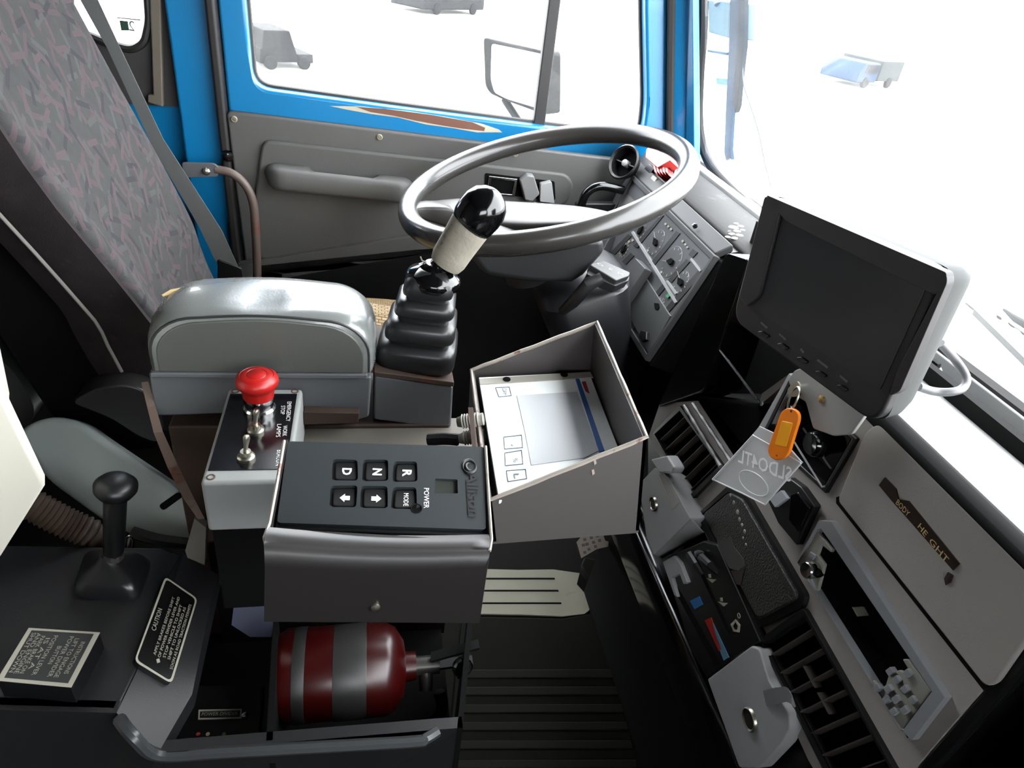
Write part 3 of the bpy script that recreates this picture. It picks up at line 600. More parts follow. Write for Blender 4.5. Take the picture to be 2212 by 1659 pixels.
ob('stem', cyl(dc + V((0, 0, .005)), g0 + gd * .01, .0135), GLOSSB, jl, sm=True)
gp = [g0.lerp(g1, k / 8) for k in range(9)]
ob('taped_grip', tube(gp, [.0185, .0208, .021, .0213, .0217, .0222, .0227, .0232, .0226], 20), TAPE, jl, sm=True)
ob('tape_end', J(tube([g0 + V((-.022, -.005, .004)), g0 + V((-.027, -.006, .006)), g0 + V((-.029, -.004, .010))], .0009, 5), tube([g1 + V((.022, -.008, .0)), g1 + V((.028, -.01, .002)), g1 + V((.030, -.008, .008))], .0012, 5)), TAPE, jl)
ob('knob', lathe([(.0232, -.006), (.0254, .001), (.0262, .012), (.0255, .022), (.0215, .032), (.014, .039), (.006, .0425), (.0005, .043)], g1, gd + V((.12, 0, -.02)), 26), GLOSSB, jl, sm=True, ang=80)
# emergency stop box
EP = Pl((0, 0, .745), (1, 0, 0), (0, 1, 0))
es = thing('emergency_stop_box', 'pale grey switch box with red mushroom stop button', 'switch box', (-.11, .6, .68))
x0, x1, y0, y1 = -.1515, -.0725, .5215, .679
ob('enclosure', bx(x0, x1, y0, y1, .683, .7455), LGREY, es, bev=.004, seg=3)
ob('face_plate', bx(x0 + .004, x1 - .005, y0 + .017, y1 - .012, .7445, .7465), PLATEB, es)
for x, y in ((x0 + .008, y0 + .008), (x0 + .008, y1 - .006), (x1 - .008, y1 - .006), (x1 - .008, y0 + .008)):
    ob('corner_screw', lathe([(.004, -.002), (.0042, .0005), (.003, .0008), (.0028, -.001)], (x, y, .7455), (0, 0, 1), 12), mat('rusty screw', (96, 74, 60), .6), es)
mc = V((-.113, .636, .7455))
ob('button_collar', lathe([(.0165, 0), (.0165, .005), (.0145, .007), (.0145, .013), (.0155, .015), (.0145, .022)], mc, (0, 0, 1), 30), CHROME, es, sm=True, ang=35)
ob('stop_button', lathe([(.0155, .019), (.0165, .027), (.0172, .031), (.0205, .034), (.0218, .038), (.0208, .0425), (.017, .0455), (.0165, .0449), (.0158, .0458), (.0105, .0468), (.010, .0462), (.0094, .047), (.0003, .0475)], mc, (0, 0, 1), 36), RED, es, sm=True, ang=60)
for (px, py) in ((553, 932), (532, 990)):
    c = oZ(px, py, .7465); 
    tg = ob('toggle_switch', lathe([(.0085, 0), (.0085, .003), (.007, .0045), (.0055, .005), (.005, .009), (.003, .009)], c, (0, 0, 1), 14), STEEL, es, sm=True)
    ob('toggle_lever', lathe([(.0022, 0), (.0022, .007), (.003, .012), (.0034, .0155), (.0024, .0178), (.0003, .0184)], c + V((0, 0, .008)), V((.12, .18, 1)), 12), STEEL, tg, sm=True)
R_ = V((.05, -1, 0))
for w_, xx, yy, L_ in (('EMERGENCY', -.0832, .633, .036), ('STOP', -.0895, .6355, .016), ('WORK', -.0838, .5985, .018), ('LAMPS', -.0900, .599, .022), ('BEACON', -.0855, .555, .024)):
    text('lettering', w_, V((xx, yy, .7466)), R_, V((0, 0, 1)), .0062, WHITE, es, length=L_)
gl = ob('cable_nut', cyl((x1 - .004, .515, .70), (x1 - .004, .5215, .70), .007, 8), mat('rust nut', (128, 84, 60), .6), es)
# transmission selector in its steel bracket
KO = V((.014, .402, .845)); KU = V((.998, -.052, -.029)); KV = V((.055, .972, .225))
KP_ = Pl(KO, KU, KV)
ts = thing('gear_selector', 'black push-button gear selector pad in a dark steel bracket', 'gear selector', (.014, .39, .73))
kq = [(622, 953), (1046, 965), (1050, 1144), (598, 1129)]
ob('pad_body', slab(KP_, [(620, 952), (1048, 964), (1058, 1158), (592, 1142)], -.004, -.03, r=.004), BLACK, ts, bev=.002)
FPX = lambda a, b: (560 + a * 520 / 1961, 930 + b * 520 / 1961)
hol = [[FPX(*p) for p in q] for q in ([(598, 232), (800, 238), (805, 408), (590, 405)], [(846, 236), (1050, 236), (1052, 410), (836, 412)], [(1096, 250), (1285, 252), (1290, 416), (1084, 418)],
       [(580, 450), (800, 446), (790, 625), (570, 622)], [(828, 450), (1045, 452), (1048, 632), (820, 630)], [(1088, 460), (1280, 462), (1285, 640), (1070, 636)])]
win = [FPX(*p) for p in [(1432, 390), (1615, 398), (1618, 512), (1428, 512)]]
ob('pad_face', plate(rr(KP_.q(kq), .003), [rr(KP_.q(h), .003) for h in hol] + [rr(KP_.q(win), .001)], KP_.n * -.006), mat('satin black pad', (38, 43, 45), .42, var=.1, vs=20), ts)
wn = ob('display_window', slab(KP_, win, -.003, -.006), mat('lcd grey', (56, 60, 54), .3), ts)
KW = KU
kr = -KP_.v
for h, lab in zip(hol, ('D', 'N', 'R', 'v', '^', 'MODE')):
    cx = sum(p[0] for p in h) / 4; cy = sum(p[1] for p in h) / 4
    inner = [(cx + (p[0] - cx) * .84 + 2, cy + (p[1] - cy) * .84 + 2) for p in h]
    k = ob('key', slab(KP_, inner, -.0022, -.0062, r=.003), mat('key black', (14, 14, 14), .45), ts, bev=.001)
    c = KP_.p(cx + 4, cy + 4, -.0022)
    if lab in 'v^':
        s_ = 1 if lab == '^' else -1; a_ = KP_.u * s_; w = KP_.v
        c0_, a_, w = c, a_ * .66, w * .66
        P = [c + a_ * .006, c + w * .0055 + a_ * .0005, c + w * .0028 + a_ * .0005, c + w * .0028 - a_ * .005, c - w * .0028 - a_ * .005, c - w * .0028 + a_ * .0005, c - w * .0055 + a_ * .0005]
        ob('lettering', ([p + KP_.n * .0003 for p in P], [(0, 1, 2, 3, 4, 5, 6)]), WHITE, k)
    elif lab == 'MODE': text('lettering', lab, c, kr, KP_.n, .0052, WHITE, k, length=.0115)
    else: text('lettering', lab, c, kr, KP_.n, .0095, WHITE, k, length=.0064, bold=.03)
ob('lamp_hole', lathe([(.0045, 0), (.004, .0004), (.0036, 0)], KP_.p(*FPX(1280, 635)), KP_.n, 14), DARK, ts)
text('lettering', 'POWER', KP_.p(*FPX(1362, 552)), kr, KP_.n, .0055, WHITE, ts, length=.018, th=.0004)
RLF = mat('raised maker mark', (5, 5, 6), .5)
text('maker_name', 'Allison', KP_.p(*FPX(1745, 520)), kr, KP_.n, .013, RLF, ts, length=.041, th=.0009, bold=.02)
lc = KP_.p(*FPX(1712, 294), .0006)
em = []
for r_, a0, a1 in ((.0052, .4, 3.6), (.0052, 3.5, 6.6), (.0028, 1.2, 5.2)):
    em.append(tube([lc + KP_.u * (r_ * 1.0 * math.cos(a0 + (a1 - a0) * k / 10)) + KP_.v * (r_ * 1.25 * math.sin(a0 + (a1 - a0) * k / 10)) for k in range(11)], [.0003 + .001 * math.sin(math.pi * k / 10) for k in range(11)], 6))
ob('maker_emblem', J(*em), RLF, ts, sm=True)
ob('maker_line', slab(KP_, [FPX(*p) for p in [(1684, 400), (1694, 400), (1712, 680), (1700, 680)]], .0006, 0), RLF, ts)
KS = mat('dark bracket steel', (33, 30, 29), .46, var=.15, vs=8)
fy = .338
def fp(x, y, Y=fy): return oY(x, y, Y)
prof = [(570, 1343, 1036, 1346, .338), (571, 1280, 1040, 1285, .337), (572, 1225, 1046, 1226, .334), (571, 1196, 1056, 1204, .334), (570, 1178, 1059, 1190, .338), (572, 1160, 1060, 1176, .345), (580, 1150, 1058, 1165, .352)]
fr_ = []
for xl, yl, xr, yr, Y in prof:
    row = []
    for k in range(13):
        t = k / 12; bow = 9 * math.sin(math.pi * t) if yl < 1240 else 0
        row.append(oY(xl + (xr - xl) * t, yl + (yr - yl) * t + bow, Y))
    fr_.append(row)
ob('bracket_front', loft([r + [p + V((0, .004, .001)) for p in reversed(r)] for r in fr_]), KS, ts, sm=True, ang=85)
ob('bracket_screw', lathe([(.0035, 0), (.0032, .0015), (.0005, .0022)], oY(811, 1311, .3375), V((0, -1, .1)), 14), STEEL, ts, sm=True)
SLp = [KP_.p(610, 958, -.002), KP_.p(622, 950, -.002)]
def wallq(a, b, c, d, w): return prism([a, b, c, d], w)
ob('bracket_side', prism([KP_.p(616, 950, .001), KP_.p(580, 1150, .001), oY(572, 1200, .337), oY(571, 1342, .338), KP_.p(616, 950, .001) + V((0, 0, -.13))], V((.002, 0, 0))), KS, ts)
ob('bracket_side', prism([KP_.p(1050, 962, .001), KP_.p(1062, 1168, .001), oY(1056, 1204, .335), oY(1036, 1345, .338), KP_.p(1050, 962, .001) + V((0, 0, -.13))], V((-.002, 0, 0))), KS, ts)
ob('chipped_edge', (tube([KP_.p(614, 952, .002), KP_.p(597, 1050, .002), KP_.p(582, 1130, .002), oY(571, 1162, .345), oY(575, 1182, .340)], .0013, 6)), EDGE, ts, sm=True)
ob('chipped_edge', (tube([KP_.p(1049, 964, .002), KP_.p(1056, 1080, .002), KP_.p(1062, 1165, .002), oY(1058, 1190, .338)], .0012, 6)), EDGE, ts, sm=True)
ob('bracket_base', prism([oY(571, 1342, .338), oY(1036, 1345, .338), oY(1036, 1345, .338) + V((0, .09, 0)), oY(571, 1342, .338) + V((0, .09, 0))], V((0, 0, .003))), KS, ts)
# steel hood with the overlay panel
hd = thing('steel_hood', 'open dark grey steel hood box with chipped edges shading a white panel', 'hood', (.165, .5, .75))
fl, frt, frb, flb = oY(1055, 1082, .42), oY(1397, 945, .42), oY(1380, 1146, .42), oY(1065, 1170, .42)
bl_, br_ = oY(1018, 800, .60), oY(1290, 697, .60)
blb, brb = V((bl_.x + .002, .60, .757)), V((br_.x + .012, .60, .76))
th = .003
ob('front_wall', prism([fl, frt, frb, flb], V((0, th, 0))), HOODG, hd)
ob('back_wall', prism([bl_, br_, brb, blb], V((0, th, 0))), HOODG, hd)
ob('right_wall', prism([br_, frt, frb, brb], V((-th, 0, 0))), HOODG, hd)
ob('left_wall', prism([bl_, fl, flb, blb], V((th, 0, 0))), HOODG, hd)
ob('bottom', prism([flb, frb, brb, blb], V((0, 0, -th))), HOODG, hd)
lp = [bl_, br_, frt, fl]
ob('rim', tube([a.lerp(b, k / 10) + V((0, 0, .0003 + .0004 * math.sin(k * 2.1 + i))) for i, (a, b) in enumerate(zip(lp, lp[1:] + lp[:1])) for k in range(10)], .0019, 6, True), EDGE, hd, sm=True)
ob('side_strip', prism([oY(1022, 880, .5), oY(1016, 880, .5), oY(1036, 1075, .42), oY(1046, 1078, .42)], V((-.002, 0, 0))), RUST, hd)
ob('paint_chip', J(*[slab(Pl((0, .42, 0), (1, 0, 0), (0, 0, 1)), [(x - 3, y - 4), (x + 2, y - 6), (x + 4, y + 3), (x - 1, y + 7)], .0006, -.001) for x, y in ((1281, 1020), (1285, 998))]), EDGE, hd)
DO = V((.15, .43, .8105)); DP = Pl(DO, (1, 0, .035), (0, 1, .078))
dp = thing('membrane_display', 'glossy white membrane panel with blue stripe inside the steel hood box', 'panel', DO)
dq = [(1034, 815), (1272, 803), (1345, 990), (1078, 1082)]
ob('overlay', slab(DP, dq, 0, -.004), DISPW, dp, bev=.0006)
HX = lambda a, b: (980 + a * 440 / 1404, 680 + b * 440 / 1404)
ob('back_strip', slab(DP, [HX(*p) for p in [(176, 440), (940, 392), (962, 430), (182, 478)]], .0012, 0), mat('cream strip', (172, 168, 158), .4), dp)
ob('display', slab(DP, [HX(*p) for p in [(435, 555), (850, 530), (1000, 935), (900, 985), (535, 1035), (490, 800)]], .0006, 0), DISPG, dp)
ob('blue_stripe', slab(DP, [HX(*p) for p in [(836, 430), (862, 428), (1040, 935), (1004, 945)]], .0008, 0), BLUEP, dp)
ob('red_mark', slab(DP, [HX(*p) for p in [(884, 462), (910, 458), (936, 540), (908, 522)]], .0008, 0), REDP, dp)
INK = mat('blue grey print', (70, 92, 110), .5)
for q in ([(288, 500), (385, 495), (400, 556), (312, 566)], [(352, 950), (470, 930), (480, 1028), (356, 1040)], [(362, 1072), (498, 1062), (506, 1128), (374, 1150)], [(345, 840), (470, 826), (478, 915), (350, 925)]):
    cx = sum(p[0] for p in q) / 4; cy = sum(p[1] for p in q) / 4
    inn = [(cx + (p[0] - cx) * .95, cy + (p[1] - cy) * .93) for p in q]
    ob('touch_key', ring(DP, [HX(*p) for p in q], [HX(*p) for p in inn], .0006, 0), INK, dp)
for w_, a_, b_ in (('OPT', (350, 508), (345, 552)), ('%', (420, 990), (432, 1018)), ('L', (430, 1096), (440, 1130)), ('+', (398, 893), (404, 908))):
    text_px('print', w_, DP, HX(*a_), HX(*b_), .007, INK, dp, h=.0003)
for a_ in ((366, 447), (762, 415)):
    ob('fixing_screw', lathe([(.004, 0), (.0038, .001), (.0005, .0014)], DP.p(*HX(*a_), .001), DP.n, 12), DARK, dp)
for (a, b), L_ in zip((((988, 912), (1044, 905)), ((992, 948), (1048, 940))), ('far', 'near')):
    A, B = oY(a[0], a[1], .52), oY(b[0], b[1], .515); d = B - A
    pr_ = [(.0045, 0), (.0055, .004)] + [(.0072 - .0016 * (k % 2), .005 + k * .0012) for k in range(14)] + [(.006, .024)]
    sc = d.length / .024
    tag(ob('cable_gland', lathe([(r, h * sc) for r, h in pr_], A, d, 18), mat('ribbed gland', (150, 146, 136), .5), sm=True, ang=80), f'{L_} one of two ribbed cable glands beside the white panel hood', 'cable gland', 'cable glands on the steel hood')
ca = smooth_path([oY(925, 950, .54), oY(960, 948, .535), oY(990, 950, .53)]); 
tag(ob('control_cable', tube(ca, .006, 8), BLACK, sm=True), 'short black cable leading to the cable glands', 'cable')
# ================================================================ CENTRE CONSOLE AND FLOOR
CZ = Pl((0, 0, .55), (1, 0, 0), (0, 1, 0))
cc = thing('centre_console', 'black moulded console over the engine hump with an open tray', 'console', (-.2, .5, 0))
tp = CZ.q([(-140, 1172), (0, 1175), (350, 1181), (396, 1196), (352, 1262), (300, 1440), (252, 1540), (-140, 1530)])
ob('top', prism(tp, V((0, 0, -.012))), CONS, cc, bev=.005)
lo = Pl((0, 0, .515), (1, 0, 0), (0, 1, 0))
sl = [CZ.p(396, 1196), CZ.p(352, 1262), CZ.p(300, 1440), CZ.p(252, 1540)]; sr = [lo.p(472, 1242), lo.p(455, 1300), lo.p(415, 1500), lo.p(342, 1626)]
mid = [a.lerp(b, .5) for a, b in zip(sl, sr)]
ob('side_slope', loft([sl + [p + V((0, 0, -.02)) for p in reversed(sl)], mid + [p + V((0, 0, -.02)) for p in reversed(mid)], sr + [p + V((0, 0, -.02)) for p in reversed(sr)]]), CONS, cc, sm=True)
fe = [CZ.p(-140, 1530), CZ.p(0, 1533), CZ.p(252, 1540), lo.p(342, 1626), lo.p(900, 1596), lo.p(944, 1576), lo.p(1000, 1572)]
ob('front_face', prism([p for p in fe] + [V((fe[-1].x, fe[-1].y - .0, 0)), V((fe[0].x, fe[0].y, 0))], V((0, .012, 0))), CONS, cc)
ob('front_lip', tube(smooth_path([p + V((0, 0, -.004)) for p in (CZ.p(256, 1548), CZ.p(290, 1590), lo.p(342, 1626), lo.p(480, 1620), lo.p(700, 1608), lo.p(895, 1597), lo.p(920, 1590), lo.p(946, 1574))], 5), .006, 8), mat('highlight-toned console edge', (66, 68, 70), .3), cc, sm=True)  # lighter tone paints in the highlight along the console edge
fz = .40
ob('tray_floor', bx(-.25, .11, .40, .69, .30, .31), DARK, cc)
ob('tray_back', bx(-.20, .115, .675, .685, .3, .5), DARK, cc)
ob('tray_right', prism([lo.p(1000, 1572), lo.p(1030, 1240), lo.p(1030, 1240) + V((0, 0, -.5)), lo.p(1000, 1572) + V((0, 0, -.5))], V((-.006, 0, 0))), DARK, cc)
ob('tray_rim', slab(lo, [(470, 1232), (590, 1232), (588, 1250), (472, 1252)], 0, -.012), mat('tray rim grey', (70, 70, 72), .4), cc, bev=.003)
ob('tray_divider', prism([lo.p(590, 1340), lo.p(575, 1600), lo.p(575, 1600) + V((0, 0, -.2)), lo.p(590, 1340) + V((0, 0, -.2))], V((.006, 0, 0))), DARK, cc)
TF = Pl((0, 0, .44), (1, 0, 0), (0, 1, 0))
pd = ob('badge_panel', slab(TF, [(395, 1480), (570, 1480), (560, 1600), (380, 1600)], 0, -.02), BLACK, cc, bev=.002)
ob('badge', ring(TF, [(429, 1533), (522, 1531), (521, 1552), (428, 1554)], [(432, 1536), (519, 1534), (518, 1549), (431, 1551)], .0012, 0), DIMW, pd)
text_px('lettering', 'POWER DIVIDER', TF, (436, 1543), (514, 1541), .006, DIMW, pd, h=.0004)
for x, c_ in ((428, (190, 60, 40)), (449, (206, 196, 150)), (484, (150, 170, 110))):
    ob('indicator_dot', lathe([(.0022, 0), (.002, .0008), (.0003, .001)], TF.p(x, 1586, .0), TF.n, 12), mat('dot', c_, .5), pd)
ob('indicator_light', lathe([(.004, 0), (.0036, .004), (.001, .006)], TF.p(530, 1547), TF.n, 12), CHROME, pd, sm=True)
# lever on the console
lv = thing('console_lever', 'black mushroom-topped lever in a square rubber boot on the console', 'lever', CZ.p(240, 1260))
lb = [(160, 1290), (185, 1215), (330, 1222), (300, 1296)]
b0 = CZ.q([(156, 1295), (186, 1204), (330, 1212), (300, 1298)]); b1 = [p + V((0, 0, .012)) for p in b0]
ctr = (b0[0] + b0[1] + b0[2] + b0[3]) / 4; kt = oY(250, 1050, ctr.y + .005)
def shr(P, k, dz): c_ = ctr; return rr([c_ + (p - c_) * k + V((0, 0, dz)) for p in P], .012, 4)
ob('boot', loft([shr(b0, 1.0, 0), shr(b0, 1.02, .006), shr(b0, .9, .016), shr(b0, .8, .02), shr(b0, .5, .027), shr(b0, .25, .036), shr(b0, .2, .04)]), mat('boot rubber', (32, 32, 33), .3), lv, sm=True, ang=60)
ldir = (kt - ctr); top_ = kt
ob('shaft', tube([ctr + V((0, 0, .02)), ctr.lerp(kt, .3)], .0055, 12), STEEL, lv, sm=True)
ob('collar', tube([ctr.lerp(kt, .25), ctr.lerp(kt, .31)], .0105, 8), mat('hex collar', (70, 66, 64), .4), lv)
ob('handle', lathe([(.0098, 0), (.0105, .01), (.0112, ldir.length * .6)], ctr.lerp(kt, .3), ldir, 22), BLACK, lv, sm=True)
ob('knob', lathe([(.011, -.012), (.017, -.010), (.0205, -.004), (.0205, .002), (.016, .007), (.008, .0092), (.0003, .0098)], kt, ldir, 28), BLACK, lv, sm=True, ang=70)
ob('spring_clip', tube(smooth_path([oY(272, 1185, .64), oY(273, 1165, .64), oY(280, 1158, .64), oY(287, 1168, .64), oY(287, 1186, .64)]), .0013, 6), CHROME, lv, sm=True)
# instruction block and caution plate
ib = thing('instruction_block', 'black block with white-framed instruction plate at the console corner', 'sign', CZ.p(100, 1440))
IZ = Pl((0, 0, .575), (1, 0, 0), (0, 1, 0))
iq = [(62, 1356), (216, 1366), (154, 1485), (-8, 1470)]
ob('block', slab(IZ, iq, -.001, -.027), BLACK, ib, bev=.001)
ob('plate', slab(IZ, iq, 0, -.001), mat('dark plate', (50, 52, 52), .4), ib)
inn = [(68, 1361), (203, 1369), (147, 1476), (8, 1464)]
ob('frame', ring(IZ, iq, inn, .0004, 0), DIMW, ib)
def lines(pl, rows, a0, a1, b0, b1, parent, size, h=.0006, m=DIMW):
    """rows of lettering: row k runs from lerp(a0,a1) to lerp(b0,b1)"""
    for t, s0, s1, w_ in rows:
        p0 = (a0[0] + (a1[0] - a0[0]) * t, a0[1] + (a1[1] - a0[1]) * t); p1 = (b0[0] + (b1[0] - b0[0]) * t, b0[1] + (b1[1] - b0[1]) * t)
        A = (p0[0] + (p1[0] - p0[0]) * s0, p0[1] + (p1[1] - p0[1]) * s0); B = (p0[0] + (p1[0] - p0[0]) * s1, p0[1] + (p1[1] - p0[1]) * s1)
        text_px('lettering', w_, pl, A, B, size, m, parent, h=h)
# rows read from far to near, letters' tops toward the cab front
lines(IZ, [(.93, .16, .84, 'INSTRUCTIONS'), (.80, .1, .93, 'LIFT TO ENGAGE'), (.69, .06, .93, 'POWER DIVIDER'), (.58, .28, .66, 'BUTTON'), (.42, .06, .92, 'POSITION LEVER'), (.31, .12, .8, 'IS AT A'), (.21, .08, .9, 'PARK BRAKE ON'), (.12, .02, .92, 'AND ENGINE'), (.03, .02, .9, 'SHUT DOWN')],
      (72, 1365), (198, 1371), (14, 1462), (142, 1473), ib, .0058)
sn = (sl[1] - sl[2]).cross((sr[1] + sr[2]) / 2 - (sl[1] + sl[2]) / 2).normalized()
if sn.z < 0: sn = -sn
SP_ = Pl((sl[1] + sl[2] + sr[1] + sr[2]) / 4 + sn * .006, (1, 0, -.6), (sl[1] - sl[2]))
SP_.n = sn; SP_.u = SP_.v.cross(sn)
cp = thing('caution_plate', 'black caution plate with rounded pale border on the console slope', 'sign', SP_.o)
cq = [(357, 1245), (427, 1293), (371, 1477), (290, 1428)]
ci = [(360, 1250), (423, 1294), (368, 1471), (295, 1425)]
ob('plate', slab(SP_, cq, 0, -.006, r=.006), mat('caution black', (14, 14, 14), .35), cp)
ob('border', ring(SP_, cq, ci, .0005, 0, ro=.006, ri=.005), DIMW, cp)
text_px('lettering', 'CAUTION', SP_, (331, 1362), (346, 1315), .0068, DIMW, cp, h=.0006)
for a, b, w_ in (((333, 1415), (375, 1290), 'APPLY BRAKES BEFORE SHIFT'), ((343, 1420), (386, 1290), 'OF POWER DIVIDER LEVER AND'), ((354, 1421), (391, 1307), 'STOP VEHICLE TO SHIFT'), ((364, 1425), (399, 1312), 'SHIFT TO UNLOCKED AS'), ((369, 1446), (411, 1306), 'SOON AS ROAD TRACTION PERMITS')):
    text_px('lettering', w_, SP_, a, b, .0042, DIMW, cp, h=.0006)
ob('bullet', slab(SP_, [(338, 1424), (344, 1422), (346, 1430), (340, 1432)], .0006, 0), DIMW, cp)
# fire extinguisher lying in the tray
fx = thing('fire_extinguisher', 'red fire extinguisher lying in the dark console tray', 'fire extinguisher', oY(730, 1470, .50) + V((0, 0, -.055)))
c0, c1 = oY(592, 1462, .51), oY(838, 1462, .51); c1.z = c0.z; dx = V((1, 0, 0)); LN = c1.x - c0.x
ob('cylinder', lathe([(.02, 0), (.046, .004), (.052, .014), (.052, LN - .004), (.046, LN + .008), (.03, LN + .018), (.017, LN + .02), (.016, LN + .032)], c0, dx, 32), REDD, fx, sm=True, ang=50)
ob('label_band', lathe([(.0525, LN * .52), (.0527, LN * .525), (.0527, LN * .80), (.0525, LN * .805)], c0, dx, 32), mat('shade-darkened silver band', (52, 51, 50), .4), fx, sm=True)  # both bands coloured dark to carry the shade of the tray
ob('narrow_band', lathe([(.0525, LN * .18), (.0527, LN * .185), (.0527, LN * .28), (.0525, LN * .285)], c0, dx, 32), mat('shade-darkened label band', (36, 35, 34), .5), fx, sm=True)
vx = c0 + dx * (LN + .03)
ob('valve', J(cyl(vx, vx + dx * .03, .011, 14), cyl(vx + dx * .014 + V((0, -.02, -.02)), vx + dx * .014 + V((0, 0, 0)), .008, 12)), mat('valve alloy', (70, 68, 66), .35, .6), fx, sm=True)
ob('lever_handle', J(prism([vx + dx * .02 + V((0, -.006, .012)), vx + dx * .075 + V((0, -.006, .03)), vx + dx * .075 + V((0, .006, .03)), vx + dx * .02 + V((0, .006, .012))], V((0, 0, .004))), prism([vx + dx * .02 + V((0, -.006, -.004)), vx + dx * .07 + V((0, -.006, 0)), vx + dx * .07 + V((0, .006, 0)), vx + dx * .02 + V((0, .006, -.004))], V((0, 0, .004)))), BLACK, fx)
ob('pressure_gauge', lathe([(.012, 0), (.012, .006), (.010, .008), (.009, .007), (.0003, .007)], vx + dx * .055 + V((0, -.012, .01)), V((.2, -.8, .5)), 20), CHROME, fx, sm=True)
ob('hose', tube(smooth_path([vx + dx * .03 + V((0, -.02, -.025)), vx + dx * .03 + V((0, -.035, -.05)), vx + dx * -.02 + V((0, -.055, -.07)), vx + dx * -.14 + V((0, -.06, -.075))]), .007, 10), BLACK, fx, sm=True)
tag(ob('blue_pouch', loft([[oY(x0, y, d), oY(x1, y, d), oY(x1, y, d + .012), oY(x0, y, d + .012)] for x0, x1, y, d in ((520, 590, 1255, .60), (506, 592, 1300, .585), (500, 590, 1350, .57), (540, 586, 1376, .565))]), mat('dark blue pouch', (52, 56, 78), .7), sm=True), 'dark blue cloth pouch in the tray beside the fire extinguisher', 'pouch')
# cream panel
CR = Pl((-.3, .5, .77), (1, .35, 0), (0, 0, 1))
cb = thing('cream_cabinet', 'cream painted cabinet corner beside the console lever', 'cabinet', (-.34, .5, .6))
ob('panel', slab(CR, [(-330, 690), (-75, 690), (0, 848), (97, 1052), (0, 1207), (-80, 1335), (-330, 1335)], 0, -.02), CREAM, cb, bev=.003)
ob('back_panel', slab(CR, [(-330, 700), (-85, 700), (-30, 860), (10, 1035), (-30, 1180), (-80, 1320), (-330, 1320)], -.02, -.16), CREAM, cb)
ob('base', bx(-.74, -.47, .42, .58, 0, .66), CREAM, cb, bev=.004)
# floor
F0 = Pl((0, 0, .004), (1, 0, 0), (0, 1, 0))
tag(ob('vinyl_tread', slab(F0, [(1000, 1228), (1120, 1231), (1195, 1230), (1252, 1238), (1246, 1262), (1262, 1280), (1292, 1296), (1270, 1320), (1262, 1326), (1215, 1331), (1120, 1327), (1000, 1325)], .001, -.003), VINYLW), 'pale worn vinyl tread patch on the floor behind the selector box', 'floor covering')
tr = bpy.data.objects['vinyl_tread']
for y, x1_ in ((1250, 1198), (1276, 1206), (1303, 1212)):
    ob('groove', slab(F0, [(1000, y - 2), (x1_, y - 2), (x1_ + 1, y + 1.5), (1000, y + 1.5)], .0016, .0005), DARK, tr)
fm = ob('rubber_floor_mat', slab(F0, [(1000, 1332), (1215, 1336), (1300, 1322), (1330, 1330), (1420, 1720), (960, 1720), (985, 1450)], .006, -.003), mat('olive black mat', (22, 21, 16), .8, spec=.15), bev=.002)
tag(fm, 'dark ribbed rubber mat on the floor below the dash', 'floor mat')
for k, y in enumerate((1455, 1492, 1530, 1568, 1608, 1650)):
    ob('rib', slab(F0, [(990, y - 9), (1325 + k * 10, y - 10), (1328 + k * 10, y + 8), (988, y + 9)], .010, .004), mat('rib', (27, 26, 20), .75, spec=.2), fm, bev=.002)
tm = smooth_path([F0.p(x, y) for x, y in ((1258, 1222), (1300, 1232), (1340, 1240), (1335, 1290), (1290, 1290), (1262, 1262), (1250, 1240))], 2)
tag(ob('torn_mat_flap', prism([p + V((0, 0, .03)) for p in tm], V((0, 0, -.02))), MATB, bev=.004), 'torn black mat flap curling over the pale vinyl tread', 'floor mat')
NP = Pl((.45, .93, .16), (.9, .3, 0), (0, .6, .8))
nc = tag(ob('number_card', slab(NP, [(1246, 1172), (1258, 1158), (1300, 1148), (1308, 1168), (1322, 1172), (1318, 1180), (1290, 1186), (1256, 1206)], .001, -.001), mat('beige card', (186, 172, 158), .7), bev=.0004), 'beige fold-out number grid card stuck below the steel hood', 'card')
ob('grid_squares', J(*[slab(NP, [(x - 3, y - 3), (x + 3, y - 4), (x + 4, y + 2), (x - 2, y + 3)], .0016, 0) for x, y in ((1263, 1166), (1277, 1162), (1290, 1158), (1268, 1176), (1282, 1172), (1295, 1168), (1260, 1178), (1272, 1187), (1286, 1181), (1263, 1194))]), mat('faded ink', (120, 108, 112), .7), nc)
# ================================================================ DASHBOARD CENTRE
FA = Pl((.46, 0, 0), (0, -1, 0), (0, 0, 1))
dash = thing('dashboard', 'grey centre dashboard fascia carrying vents, radio slot and glovebox', 'dashboard', (.55, .5, .3))
vent1 = [(1421, 938), (1476, 887), (1562, 1006), (1495, 1072)]
vent2 = [(1657, 1390), (1748, 1331), (1935, 1659), (1815, 1700)]
radio = [(1724, 1212), (1770, 1128), (2036, 1508), (1962, 1594)]
swr = [(1710, 824), (1840, 948), (1780, 1052), (1654, 936)]
ash = [(1513, 1108), (1573, 1056), (1608, 1073), (1728, 1284), (1722, 1304), (1638, 1344), (1624, 1336)]
fo = [(1425, 872), (1500, 866), (1582, 994), (1606, 984), (1640, 926), (1708, 806), (1880, 895), (1895, 905), (2060, 1070), (2230, 1238), (2300, 1300), (2210, 1388), (1984, 1650), (1940, 1720), (1790, 1720), (1745, 1640), (1636, 1400), (1507, 1118), (1400, 946)]
ob('fascia', plate(FA.q(fo), [FA.q(h) for h in (vent1, vent2, radio, swr)], V((.006, 0, 0))), FASC, dash)
ob('inner_duct', J(bx(.60, .61, .1, .9, .38, .86)), DARK, dash)
ob('end_panel', prism(FA.q([(2300, 1300), (2210, 1388), (1984, 1650), (1940, 1720)], -.001) + [V((.7, .32, .35)), V((.7, .19, .75))], V((0, -.012, 0))), BLACK, dash, bev=.003)
